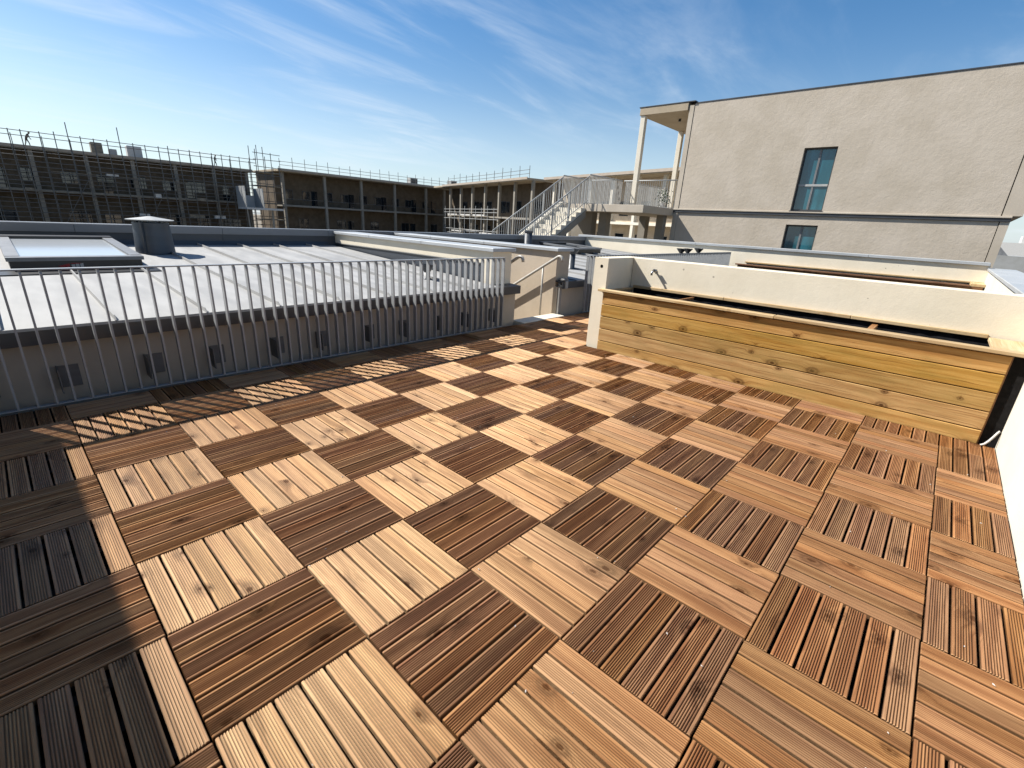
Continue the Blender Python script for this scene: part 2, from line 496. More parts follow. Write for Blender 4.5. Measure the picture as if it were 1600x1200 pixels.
def plank_bm(L, w, bm=None, x=0, y=0, swap=False, th=0.024, grooves=7):
    """ribbed decking plank, top at z = 0, along x"""
    bm = bm or bmesh.new()
    n = max(1, round(grooves * w / 0.0765))
    edge = 0.0085
    pitch = (w - 2 * edge) / n
    gd = 0.0050
    prof = [(-w / 2, -th), (-w / 2, -0.0030), (-w / 2 + 0.0025, -0.0004)]
    y0 = -w / 2 + edge
    for i in range(n):
        a = y0 + i * pitch
        prof += [(a + pitch * t_, -gd * d_) for t_, d_ in ((.02, .0), (.10, .05), (.27, .42), (.42, 1.0), (.58, 1.0), (.73, .42), (.90, .05), (.98, .0))]
    prof += [(w / 2 - 0.0025, -0.0004), (w / 2, -0.0030), (w / 2, -th)]
    xs = [(-L / 2, 0.0022), (-L / 2 + 0.0022, 0.0), (L / 2 - 0.0022, 0.0), (L / 2, 0.0022)]
    rings = []
    for xx, dz in xs:
        ring = []
        for (py_, pz_) in prof:
            z = pz_ if pz_ <= -th + 1e-6 else pz_ - dz
            p = (py_ + x, xx + y, z) if swap else (xx + x, py_ + y, z)
            ring.append(bm.verts.new(p))
        rings.append(ring)
    m = len(prof)
    for a, b in zip(rings, rings[1:]):
        for i in range(m - 1):
            bm.faces.new((a[i], b[i], b[i + 1], a[i + 1]))
    bm.faces.new(rings[0]); bm.faces.new(rings[-1][::-1])
    return bm

PLK = {}
def plank_mesh(L, w):
    key = (round(L, 3), round(w, 3))
    if key not in PLK:
        bm = plank_bm(L, w)
        bmesh.ops.recalc_face_normals(bm, faces=bm.faces[:])
        PLK[key] = add_pc(mesh_of('plank', bm, 'deck'))
    return PLK[key]

Rm = cam.rotation_euler.to_matrix()
def project(p):
    c = Rm.transposed() @ (Vector(p) - cam.location)
    if c.z > -0.05: return None
    return (800 + 722.8 * c.x / -c.z, 600 - 722.8 * c.y / -c.z, -c.z)

tiles = []
for i in range(-5, 13):
    for j in range(-7, 4):
        x0, x1 = j * .5, j * .5 + .5
        y0, y1 = i * .5, i * .5 + .5
        cx0, cx1 = max(x0, DX0 + 0.012), min(x1, DX1)
        if cx0 < -2.02: ymax = 6.5
        else: ymax = DY1
        if cx1 > -2.04 and cx0 < -2.04 and y0 >= 3.8: cx1 = -2.04
        cy0, cy1 = max(y0, -2.32), min(y1, ymax)
        if cx1 - cx0 < 0.03 or cy1 - cy0 < 0.03: continue
        if y0 > 3.4 and x0 > -2.1 and cy1 > DY1: cy1 = DY1
        along_x = (i + j) % 2 == 0
        if (i, j) == (7, 3): along_x = False
        tiles.append((i, j, x0, y0, cx0, cx1, cy0, cy1, along_x))
def in_view(t):
    c = project(((t[4] + t[5]) / 2, (t[6] + t[7]) / 2, 0))
    if c is None or not (-140 < c[0] < 1740 and c[1] < 1390): return 1e9
    return c[2]
tiles.sort(key=in_view)
near = set()
count = 0
for t in tiles:
    if in_view(t) < 1e8 and count + 6 <= 300:
        near.add((t[0], t[1])); count += 6

PIT = 0.5 / 6
def tile_planks(t):
    """(centre x, centre y, length, width, along_x) of each plank of the tile"""
    i, j, x0, y0, cx0, cx1, cy0, cy1, ax = t
    res = []
    for k in range(6):
        a, b = k * PIT + 0.0052, (k + 1) * PIT - 0.0052
        if ax:
            ya, yb = max(y0 + a, cy0), min(y0 + b, cy1)
            xa, xb = max(cx0, x0 + 0.0018), min(cx1, x0 + 0.4982)
            if yb - ya > 0.014 and xb - xa > 0.02: res.append(((xa + xb) / 2, (ya + yb) / 2, xb - xa, yb - ya, True))
        else:
            xa, xb = max(x0 + a, cx0), min(x0 + b, cx1)
            ya, yb = max(cy0, y0 + 0.0018), min(cy1, y0 + 0.4982)
            if xb - xa > 0.014 and yb - ya > 0.02: res.append(((xa + xb) / 2, (ya + yb) / 2, yb - ya, xb - xa, False))
    return res

for t in tiles:
    i, j, x0, y0, cx0, cx1, cy0, cy1, ax = t
    cx, cy = (cx0 + cx1) / 2, (cy0 + cy1) / 2
    tone = random.uniform(-0.0012, 0.0012)
    pl = tile_planks(t)
    bm = bmesh.new()
    for q in (0.06, 0.25, 0.44):
        if ax:
            if cx0 < x0 + q < cx1: box(bm, x0 + q - .022, x0 + q + .022, cy0 + .003, cy1 - .003, -0.068, -0.025)
        else:
            if cy0 < y0 + q < cy1: box(bm, cx0 + .003, cx1 - .003, y0 + q - .022, y0 + q + .022, -0.068, -0.025)
    if len(bm.verts) == 0:
        box(bm, cx0 + .003, cx1 - .003, cy0 + .003, cy1 - .003, -0.068, -0.045)
    if (i, j) in near:
        for v in bm.verts: v.co -= Vector((cx, cy, 0))
        base = link('deck_tile', mesh_of('deck_tile', bm, 'batten'), slab, (cx, cy, tone))
        for (px_, py_, L, w, a) in pl:
            rz = (0 if a else math.pi / 2) + random.choice((0, math.pi)) + random.uniform(-.0025, .0025)
            link('plank', plank_mesh(L, w), base, (px_ + random.uniform(-.0006, .0006), py_ + random.uniform(-.0006, .0006), tone + random.uniform(-.0012, .0012)),
                 (random.uniform(-.006, .006), random.uniform(-.002, .002), rz))
    else:
        nb = len(bm.verts)
        for f in bm.faces: f.material_index = 1
        spans = []
        for (px_, py_, L, w, a) in pl:
            s = len(bm.verts)
            plank_bm(L, w, bm, px_, py_, swap=not a)
            spans.append((s, len(bm.verts), px_, py_, a))
        bmesh.ops.recalc_face_normals(bm, faces=bm.faces[:])
        for v in bm.verts: v.co -= Vector((cx, cy, 0))
        me = mesh_of('deck_tile', bm, ['deck', 'batten'])
        at = me.attributes.new('pc', 'FLOAT_VECTOR', 'POINT'); me.attributes.new('pr', 'FLOAT', 'POINT')
        me.attributes.new('tg', 'FLOAT_VECTOR', 'POINT')
        at, bt, tt = me.attributes['pc'], me.attributes['pr'], me.attributes['tg']
        for (s, e, px_, py_, a) in spans:
            rr = random.random()
            for q in range(s, e):
                c = me.vertices[q].co
                lx, ly = c.x + cx - px_, c.y + cy - py_
                at.data[q].vector = (lx, ly, c.z) if a else (ly, lx, c.z)
                bt.data[q].value = rr
                tt.data[q].vector = (0, 1, 0) if a else (1, 0, 0)
        link('deck_tile', me, slab, (cx, cy, tone))

chips = bmesh.new()
for k in range(110):
    x, y = random.uniform(-2.4, 1.75), random.uniform(-.9, 3.7)
    r = random.uniform(.0015, .0045)
    a = random.uniform(0, 6.28)
    vs = [chips.verts.new((x + r * q * math.cos(a + t), y + r * q * math.sin(a + t), .0026 + dz)) for t, q, dz in ((0, 1.8, 0), (1.4, .7, 0), (3.0, 1.5, 0), (4.6, .8, 0), (0, .1, .003))]
    for q in range(4): chips.faces.new((vs[q], vs[(q + 1) % 4], vs[4]))
    chips.faces.new(vs[3::-1])
ch = part('wood_chips', chips, 'sheet'); tag(ch, 'tiny pale wood chips scattered over the deck', 'chips', kind='stuff')

# ------------------------------------------------------------------ right-hand wall
rw = thing('side_wall', 'tall white sunlit wall along the right edge of the deck', 'wall', (1.83, 5, 0))
part('wall', bx(1.83, 2.10, -2.39, 13.2, -9, 1.0), 'creamwhite', rw)
for k in range(5):
    y0 = 4.45 + k * 1.75
    part('coping', bx(1.795, 2.24, y0 + .003, y0 + 1.747, 1.003, 1.055, 0.008), 'coping', rw)
rr = part('flat_roof', bx(2.105, 9.0, 2.5, 13.2, -9.0, 0.86), 'membrane'); tag(rr, 'pale grey flat roof behind the white side wall', 'roof')

# ------------------------------------------------------------------ planter wall (stub + back) with pipe hole
pw = thing('planter_wall', 'cream concrete wall with stub end and round hole behind the wooden planter', 'wall', (-1.9, 4.2, 0))
def stub():
    bm = bmesh.new()
    x0, x1, y0, y1, z1 = -2.005, -1.815, 3.865, 4.665, 1.10
    hx, hz, hr = -1.902, 0.999, 0.021
    A = [bm.verts.new(p) for p in ((x0, y0, -.07), (x1, y0, -.07), (x1, y0, z1), (x0, y0, z1))]
    N = 20
    H = [bm.verts.new((hx + hr * math.cos(2 * math.pi * k / N), y0, hz + hr * math.sin(2 * math.pi * k / N))) for k in range(N)]
    es = [bm.edges.new((A[k], A[(k + 1) % 4])) for k in range(4)] + [bm.edges.new((H[k], H[(k + 1) % N])) for k in range(N)]
    bmesh.ops.triangle_fill(bm, use_beauty=True, edges=es)
    # the hole must stay open
    for f in [f for f in bm.faces if all(v in H for v in f.verts)]: bm.faces.remove(f)
    B = [bm.verts.new((v.co.x, y1, v.co.z)) for v in A]
    for k in range(4): bm.faces.new((A[k], A[(k + 1) % 4], B[(k + 1) % 4], B[k]))
    bm.faces.new(B)
    I = [bm.verts.new((v.co.x, y0 + .10, v.co.z)) for v in H]
    for k in range(N): bm.faces.new((H[k], H[(k + 1) % N], I[(k + 1) % N], I[k]))
    bm.faces.new(I)
    bmesh.ops.recalc_face_normals(bm, faces=bm.faces[:])
    return bm
part('stub_wall', stub(), 'cream', pw)
bm = bmesh.new()
lathe(bm, [(0.0205, 0), (0.0205, .07), (0.0165, .07), (0.0165, .001), (0.0, .001)], (0, 0, 0), 20)
for v in bm.verts: v.co = Vector((-1.902 + v.co.x, 3.868 + .075 - v.co.z, 0.999 + v.co.y))
part('pipe_sleeve', bm, 'blackpaint', pw)
part('back_wall', bx(-1.812, 1.828, 4.47, 4.664, -0.07, 1.10, 0.006), 'cream', pw)

# wooden planter
pl = thing('wooden_planter', 'long honey coloured timber planter box in front of the cream wall', 'planter', (0, 4.1, 0))
zz = [-0.012, 0.107, 0.260, 0.412, 0.561, 0.706]
for k in range(5):
    me = add_pc(mesh_of('plank', bx(-1.765, 1.765, -.0125, .0125, 0, zz[k + 1] - zz[k] - .0075, 0.004), 'planterwood'), 3)
    link('plank', me, pl, (-0.045, 3.828 + random.uniform(-.0015, .0015), zz[k] + .003))
for k in range(7):
    part('stud', bx(-1.70 + k * .56, -1.63 + k * .56, 3.845, 3.885, -0.03, 0.70), 'brownwood', pl, pc=2)
def rim(name, x0, x1, y0, y1, z0, z1, ax, m='rimwood', bev=.004):
    bm = bx(x0, x1, y0, y1, z0, z1, bev)
    return part(name, bm, m, pl, pc=ax)
# front rim in three lengths
for a, b, dz in ((-1.872, 0.10, 0), (0.103, 1.826, .0012)):
    rim('rim_board', a, b, 3.783, 3.872, .7105 + dz, .7405 + dz, 0)
rim('rim_board', -1.812, -1.755, 3.875, 4.468, .700, .728, 1)
rim('rim_board', 1.60, 1.826, 3.875, 4.430, .712, .742, 1)
for a, b in ((-1.752, -0.60), (-0.597, 0.62), (0.623, 1.597)):
    rim('back_ledger', a, b, 4.432, 4.468, .728, .762, 0)
rim('cross_batten', -0.955, -0.93, 3.875, 4.430, .690, .722, 1, 'deck')
rim('cross_batten', 0.80, 0.85, 3.875, 4.430, .680, .712, 1, 'deck')
# liner sagging in the box
bm = bmesh.new()
nx = 60
prof = [(3.874, .700), (3.880, .640), (3.93, .600), (4.05, .575), (4.20, .572), (4.34, .585), (4.41, .615), (4.452, .660), (4.462, .726)]
ny = len(prof) - 1
G = [[bm.verts.new((-1.75 + 3.5 * a / nx, y + (random.uniform(-.004, .004) if 0 < b < ny else 0), z + (random.uniform(-.010, .010) if 0 < b < ny else 0))) for b, (y, z) in enumerate(prof)] for a in range(nx + 1)]
for a in range(nx):
    for b in range(ny): bm.faces.new((G[a][b], G[a + 1][b], G[a + 1][b + 1], G[a][b + 1]))
part('liner', bm, 'soil', pl, smooth=True)
part('end_board', bx(1.722, 1.827, 3.850, 3.862, -0.03, .700), 'black', pl)
# torn strip of white felt at the foot of the black end
fe = bmesh.new()
pts = [(1.735, 3.79, .004), (1.752, 3.782, .02), (1.768, 3.784, .05), (1.785, 3.80, .085), (1.80, 3.825, .115), (1.812, 3.845, .13)]
L_ = [fe.verts.new(p) for p in pts]
R_ = [fe.verts.new((p[0] + .012, p[1] - .012, p[2] - .008)) for p in pts]
T_ = [fe.verts.new((p[0] + .002, p[1] + .003, p[2] - .002)) for p in pts]
for A_, B_ in ((L_, R_), (R_, T_), (T_, L_)):
    for k in range(5): fe.faces.new((A_[k], A_[k + 1], B_[k + 1], B_[k]))
bmesh.ops.recalc_face_normals(fe, faces=fe.faces[:])
tag(part('felt_scrap', fe, 'sheet', smooth=True), 'torn white felt scrap curling at the planter right foot', 'scrap')
# crumpled plastic bits showing over the rim
for (x, n) in ((-0.95, 0), (0.02, 1), (1.50, 2)):
    b2 = bmesh.new()
    bmesh.ops.create_icosphere(b2, subdivisions=3, radius=1)
    for v in b2.verts:
        s = 1 + .45 * math.sin(v.co.x * 9 + n) * math.cos(v.co.y * 7) + random.uniform(-.15, .15)
        v.co = Vector((x + v.co.x * s * (.24 if n == 0 else .07), 3.895 + v.co.y * s * .018, .705 + v.co.z * s * .020))
    tag(part('plastic_scrap', b2, 'sheet', smooth=True),
        ('long crumpled white plastic strip tucked behind the planter rim', 'small white plastic scrap behind the middle of the planter rim', 'white plastic scrap at the right end of the planter')[n], 'scrap')

# tap
tp = thing('garden_tap', 'small chrome garden tap on the cream planter back wall', 'tap', (-1.49, 4.47, .95))
bm = bmesh.new(); lathe(bm, [(.022, 0), (.022, .006), (.012, .01), (.012, .05)], (0, 0, 0), 16)
for v in bm.verts: v.co = Vector((-1.49 + v.co.x, 4.469 - v.co.z, .965 + v.co.y))
part('wall_flange', bm, 'steel', tp, smooth=True)
part('spout', tube(bmesh.new(), [(-1.49, 4.425, .965), (-1.49, 4.395, .963), (-1.49, 4.380, .950), (-1.49, 4.376, .915)], .013, 10), 'steel', tp, smooth=True)
part('lever', bx(-1.497, -1.455, 4.400, 4.440, .980, .990, .003), 'steel', tp)

# ------------------------------------------------------------------ low wall + roofs
def edge_wall(y0, y1, label, loc, ends=()):
    w = thing('low_wall', label, 'wall', loc)
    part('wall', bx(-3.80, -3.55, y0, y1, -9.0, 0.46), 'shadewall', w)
    n = max(1, round((y1 - y0) / 2.0))
    for k in range(n):
        a, b = y0 + (y1 - y0) * k / n, y0 + (y1 - y0) * (k + 1) / n
        bm = prism(bmesh.new(), [(-3.455, .440), (-3.445, .440), (-3.445, .556), (-3.70, .570), (-3.70, .540), (-3.455, .530)], 1, a + .002, b - .002)
        part('edge_flashing', bm, 'zincdark', w)
        part('drip_trim', bx(-3.548, -3.458, a + .004, b - .004, .462, .500), 'zincdark', w)
    return w
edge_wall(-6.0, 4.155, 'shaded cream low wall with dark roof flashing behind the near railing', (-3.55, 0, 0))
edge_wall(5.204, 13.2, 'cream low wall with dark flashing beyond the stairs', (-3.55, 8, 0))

def roofz(x): return .555 + .05 * (-3.45 - x)
XR = -8.28
def zinc_roof(y0, y1, seams, label, loc):
    r = thing('zinc_roof', label, 'roof', loc)
    ys = [y0] + [s for s in seams if y0 + .05 < s < y1 - .05] + [y1]
    for k, (a, b) in enumerate(zip(ys, ys[1:])):
        bm = bmesh.new()
        n, m = 14, 4
        G = []
        for p in range(n + 1):
            x = -3.447 + (XR + 3.447) * p / n
            row = []
            for q in range(m + 1):
                y = a + .001 + (b - a - .002) * q / m
                up = .0 if 0 < p < n and 0 < q < m else -.001
                row.append(bm.verts.new((x, y, roofz(x) + .012 + up + (random.uniform(-.0012, .0012) if 0 < q < m else 0))))
            G.append(row)
        for p in range(n):
            for q in range(m): bm.faces.new((G[p][q], G[p][q + 1], G[p + 1][q + 1], G[p + 1][q]))
        # thickness: folded front lip
        lip = [bm.verts.new((v.co.x + .004, v.co.y, v.co.z - .02)) for v in G[0]]
        for q in range(m): bm.faces.new((G[0][q + 1], G[0][q], lip[q], lip[q + 1]))
        bmesh.ops.recalc_face_normals(bm, faces=bm.faces[:])
        part('roof_panel', bm, 'zinc', r)
        if k > 0:
            sm = bmesh.new()
            w = .007
            vs = []
            for x in (-3.449, -3.50, XR + .01):
                h = .006 if x == -3.449 else .036
                z = roofz(x) + .010
                vs.append([sm.verts.new((x, a - w, z)), sm.verts.new((x, a - w * .7, z + h)), sm.verts.new((x, a + w * .7, z + h)), sm.verts.new((x, a + w, z))])
            for A_, B_ in zip(vs, vs[1:]):
                for q in range(3): sm.faces.new((A_[q], A_[q + 1], B_[q + 1], B_[q]))
            sm.faces.new(vs[0]); sm.faces.new(vs[-1][::-1])
            bmesh.ops.recalc_face_normals(sm, faces=sm.faces[:])
            part('standing_seam', sm, 'zinc', r)
    return r
zinc_roof(-6.0, 3.70, [-.585 + .62 * k for k in range(-9, 8)], 'pale zinc standing seam roof behind the near railing', (-6, 0, .6))
zinc_roof(5.60, 12.88, [5.60 + .62 * k for k in range(1, 12)], 'pale zinc standing seam roof beyond the second coped wall', (-6, 9, .6))
rb = part('roof_base', bx(XR, -3.81, -6.0, 3.70, -9.0, .50), 'concrete'); tag(rb, kind='structure')
rb = part('roof_base', bx(XR, -3.81, 5.60, 12.88, -9.0, .50), 'concrete'); tag(rb, kind='structure')

# far parapet along the roofs
pp = thing('parapet', 'blue grey metal clad parapet running along the far edge of the zinc roofs', 'parapet', (XR, 2, 1))
part('wall', bx(XR - .30, XR - .012, -6.0, 13.2, -9.0, 1.035), 'zincblue', pp)
for k in range(10):
    a = -6.0 + 1.92 * k
    part('cladding_panel', prism(bmesh.new(), [(XR - .010, .74), (XR + .035, .80), (XR - .002, .875), (XR - .002, 1.0), (XR - .010, 1.0)], 1, a + .002, a + 1.918), 'zincblue', pp)
    part('coping', prism(bmesh.new(), [(XR - .36, 1.04), (XR + .02, 1.04), (XR + .02, .985), (XR + .028, .985), (XR + .040, 1.098), (XR + .028, 1.106), (XR - .36, 1.098)], 1, a + .003, a + 1.917), 'copingblue', pp)

def party(y0, y1, x1, label, zt, loc, mat):
    w = thing('party_wall', label, 'wall', loc)
    part('wall', bx(XR - .01, x1, y0, y1, -9.0, zt - .04), mat, w)
    xs = [XR + .02, -6.9, -5.3, x1 + .05]
    for a, b in zip(xs, xs[1:]):
        bm = bx(a + .0015, b - .0015, y0 - .05, y1 + .05, zt - .038, zt + .012, .004)
        part('coping', bm, 'coping', w)
    if mat == 'cream': part('upstand_flashing', prism(bmesh.new(), [(y0 - .012, .50), (y0 - .002, .50), (y0 - .002, .86), (y0 - .030, .85), (y0 - .012, .82)], 0, XR + .02, x1 - .25), 'zincblue', w)
    return w
party(3.76, 4.15, -3.66, 'nearer cream dividing wall with pale metal coping left of the stairs', 1.07, (-6, 3.9, 1), 'cream')
party(5.20, 5.55, -3.60, 'farther sand coloured dividing wall with metal coping beside the stair handrail', 1.07, (-6, 5.4, 1), 'sand')

# stairs going down between the dividing walls
st = thing('stairs', 'sand concrete stairs going down between the two coped walls', 'stairs', (-5, 4.7, 0), kind='structure')
part('threshold', bx(-3.60, -3.345, 4.16, 5.196, -.3, .008, .004), 'creamwhite', st)
for k in range(14):
    part('step', bx(-3.60 - .28 * (k + 1), -3.602 - .28 * k, 4.152, 5.198, -3.2, -.17 * (k + 1), .004), 'sand', st)

def handrail(y, x_top, label, posts):
    h = thing('handrail', label, 'handrail', (x_top, y, 0))
    sl = .60
    pts = [(x_top + .09, y, .89), (x_top + .088, y, .925), (x_top + .07, y, .953), (x_top + .035, y, .966), (x_top, y, .958)]
    for k in range(1, 14):
        pts.append((x_top - .28 * k, y, .958 - sl * .28 * k))
    part('rail_tube', tube(bmesh.new(), pts, .0235, 12), 'pipe', h, smooth=True)
    for xp in posts:
        zb = -0.01 if xp > -3.62 else -.17 * math.ceil((-3.60 - xp) / .28)
        part('post', bar(bmesh.new(), (xp, y, zb), (xp, y, .958 - sl * (x_top - xp) - .01), .016, 10), 'pipe', h, smooth=True)
    return h
handrail(5.10, -3.50, 'cream tube handrail with a post along the farther stair wall', [-3.80, -5.2])
handrail(4.27, -3.62, 'cream tube handrail along the nearer stair wall, behind the end of the railing', [-4.1, -5.5])

# small electrical box on the corner of the second low wall
eb = thing('junction_box', 'small grey box with pipe on the ledge right of the stairs', 'box', (-3.45, 5.30, 0))
part('conduit', bx(-3.545, -3.50, 5.215, 5.275, 0.0, .52, .003), 'copingside', eb)
part('cover', bx(-3.56, -3.44, 5.24, 5.36, .565, .60, .006), 'framegrey', eb)
part('housing', bx(-3.47, -3.425, 5.27, 5.34, .44, .564, .004), 'raillight', eb)

# ------------------------------------------------------------------ railings
BAL = mesh_of('baluster', prism(bmesh.new(), [(-.027, 0), (.027, 0), (.027, .930), (.014, .952), (-.027, .952)], 1, -.0065, .0065), 'rail')
def railing(y0, y1, label, brackets):
    r = thing('railing', label, 'railing', (-3.36, (y0 + y1) / 2, 0), group='grey flat bar railings along the terrace')
    part('bottom_rail', bx(-3.385, -3.335, y0 - .004, y1 + .004, .012, .020, .002), 'rail', r)
    part('top_rail', bx(-3.388, -3.332, y0 - .012, y1 + .012, .972, .982, .002), 'rail', r)
    n = round((y1 - y0) / .1)
    for k in range(n + 1):
        link('baluster', BAL, r, (-3.36, y0 + (y1 - y0) * k / n, .020))
    for y in brackets:
        b = part('bracket', bx(-3.546, -3.389, y - .004, y + .004, .07, .25), 'bracket', r)
        part('plate', bx(-3.5485, -3.540, y + .006, y + .125, .075, .245), 'bracket', b)
    return r
railing(-2.335, 3.665, 'long grey flat bar railing in front of the near zinc roof', [-1.96, -1.43, -0.985, -.45, 0.02, .56, 1.02, 1.59, 2.06, 2.62, 3.06, 3.60])
railing(5.76, 12.76, 'second grey railing running away behind the planter stub wall', [6.2, 7.2, 8.2, 9.2, 10.2, 11.2, 12.2])

# hopper-shaped pots on the far railing
for k, y in enumerate((9.50, 9.86, 10.50)):
    bm = lathe(bmesh.new(), [(.035, 0), (.05, .02), (.095, .075), (.105, .085), (.105, .10), (.09, .10), (.085, .09), (.02, .085)], (0, 0, 0), 18)
    for v in bm.verts: v.co += Vector((-3.36, y, .983))
    tag(part('black_pot', bm, 'blackpaint'), ('leftmost of three black funnel pots on the far railing', 'middle black funnel pot on the far railing', 'rightmost black funnel pot, apart from the other two, on the far railing')[k], 'pot', 'black pots on the far railing')

# ------------------------------------------------------------------ skylights and vents
def skylight(x0, x1, y0, y1, h, label, glass, sticker):
    s = thing('skylight', label, 'skylight', ((x0 + x1) / 2, (y0 + y1) / 2, roofz((x0 + x1) / 2)))
    zf, zb = roofz(x1) + h, roofz(x0) + h
    # x1 = near the camera (low), x0 = far
    def slab_(xa, xb, ya, yb, dz0, dz1):
        bm = bmesh.new()
        zz_ = lambda x: zf + (zb - zf) * (x - x1) / (x0 - x1)
        vs = [bm.verts.new((x, y, zz_(x) + d)) for d in (dz0, dz1) for x in (xa, xb) for y in (ya, yb)]
        for f in ((0, 1, 3, 2), (4, 6, 7, 5), (0, 4, 5, 1), (2, 3, 7, 6), (0, 2, 6, 4), (1, 5, 7, 3)): bm.faces.new([vs[q] for q in f])
        bmesh.ops.recalc_face_normals(bm, faces=bm.faces[:])
        return bm
    kb = part('kerb', slab_(x0 + .03, x1 - .03, y0 + .02, y1 - .02, -h - .02, -.012), 'blackpaint', s)
    fr = part('frame', slab_(x1 - .10, x1, y0, y1, -.010, .030), 'framegrey', s)
    part('frame', slab_(x0, x0 + .16, y0, y1, -.010, .046), 'blackpaint', s)
    part('frame', slab_(x0 + .163, x1 - .103, y0, y0 + .11, -.010, .034), 'framegrey', s)
    part('frame', slab_(x0 + .163, x1 - .103, y1 - .11, y1, -.010, .034), 'framegrey', s)
    part('pane', slab_(x0 + .163, x1 - .103, y0 + .113, y1 - .113, .0, .012), glass, s)
    part('flashing_apron', slab_(x1 + .003, x1 + .26, y0 - .10, y1 + .10, -h + .014, -h + .024), 'blackpaint', s)
    if sticker:
        ym = y0 + (y1 - y0) * .33
        part('sticker', bx(x1 - .029, x1 - .027, ym, ym + .23, zf - h + .03, zf - .03), 'blackpaint', s)
        xs_ = x1 - .026
        part('sticker_print', prism(bmesh.new(), [(ym, zf - h * .55), (ym + .10, zf - h * .32), (ym + .10, zf - h * .72)], 0, xs_, xs_ + .001), 'red', s)
        for q in range(3):
            part('sticker_print', bx(xs_, xs_ + .001, ym + .115 + .036 * q, ym + .143 + .036 * q, zf - h * (.70 - .03 * q), zf - h * (.42 - .05 * q)), 'sheet', s)
        part('sticker_print', bx(xs_, xs_ + .001, ym + .11, ym + .20, zf - h * .36, zf - h * .29), 'red', s)
    return s
skylight(-7.98, -5.93, -1.05, .10, .125, 'large roof window with grey frame and black kerb on the near zinc roof', 'skyglass', True)
skylight(-7.75, -6.35, 9.75, 10.95, .14, 'roof window with dark edge on the farther zinc roof', 'darkglass', False)

vp = thing('vent_stack', 'fat dark grey vent stack with pale conical cap beside the large roof window', 'vent', (-7.33, .47, roofz(-7.33)))
zb_ = roofz(-7.33)
part('pipe', lathe(bmesh.new(), [(.245, -.01), (.235, .02), (.215, .42), (.215, .43)], (-7.33, .50, zb_), 28), 'zincblue', vp, smooth=True)
part('seam', prism(bmesh.new(), [(-7.155, .345), (-7.140, .325), (-7.125, .345), (-7.140, .365)], 2, zb_ + .02, zb_ + .43), 'zincblue', vp)
for k in range(4):
    a = math.pi / 4 + k * math.pi / 2
    part('cap_leg', bx(-7.33 + .19 * math.cos(a) - .012, -7.33 + .19 * math.cos(a) + .012, .50 + .19 * math.sin(a) - .012, .50 + .19 * math.sin(a) + .012, zb_ + .43, zb_ + .462), 'zincblue', vp)
part('cap', lathe(bmesh.new(), [(.285, .455), (.290, .466), (.15, .488), (.02, .510), (.001, .512)], (-7.33, .50, zb_), 12), 'raillight', vp)

def small_vent(x, y, h, r, label, flare=True):
    v = thing('vent_pipe', label, 'vent', (x, y, roofz(x)), group='small vent pipes on the zinc roofs')
    z = roofz(x)
    part('pipe', lathe(bmesh.new(), [(r * 1.5, .0), (r * 1.45, .02), (r, .03), (r, h)], (x, y, z), 18), 'zincblue', v, smooth=True)
    if flare:
        part('cowl', lathe(bmesh.new(), [(r * .98, h - .06), (r * 1.9, h + .015), (r * 1.9, h + .05), (r * 1.7, h + .05), (r * 1.6, h + .02), (r * .5, h + .01)], (x, y, z), 18), 'zincdark', v)
    else:
        part('cap', lathe(bmesh.new(), [(r * 1.02, h - .03), (r * 1.15, h), (r * 1.15, h + .03), (r * .2, h + .035)], (x, y, z), 18), 'zincdark', v)
small_vent(-4.29, 3.06, .17, .045, 'small dark flared vent seen through the end of the near railing')
small_vent(-4.42, 6.78, .36, .065, 'dark flared vent pipe beside the second railing')
small_vent(-8.0, 9.55, .42, .115, 'stubby grey vent pipe in front of the far outdoor staircase', False)

# ------------------------------------------------------------------ neighbour terrace: far planter and wall
nw = thing('end_wall', 'long cream wall with thin grey coping crossing below the stucco building', 'wall', (-3, 12.95, 0))
part('wall', bx(XR - .28, 1.83, 12.90, 13.20, -9.0, 1.10), 'cream', nw)
for k in range(5):
    a = XR - .28 + 2.075 * k
    part('coping', bx(a + .002, a + 2.073, 12.855, 13.26, 1.103, 1.165, .005), 'coping', nw)
np_ = thing('far_planter', 'dark brown timber planter rim at the far end of the neighbouring terrace', 'planter', (-.5, 12.5, 0))
part('front_boards', bx(-2.9, 1.80, 12.10, 12.13, -.07, .70), 'brownwood', np_, pc=0)
part('rim_board', bx(-2.95, 1.60, 12.05, 12.14, .703, .735, .004), 'brownwood', np_, pc=0)
part('back_ledger', bx(-2.95, 1.82, 12.82, 12.895, .735, .765, .004), 'rimwood', np_, pc=0)
part('infill', bx(-2.9, 1.80, 12.14, 12.82, -.07, .66), 'soil', np_)
part('side_board', bx(1.605, 1.825, 12.14, 12.815, .705, .76, .004), 'rimwood', np_, pc=1)

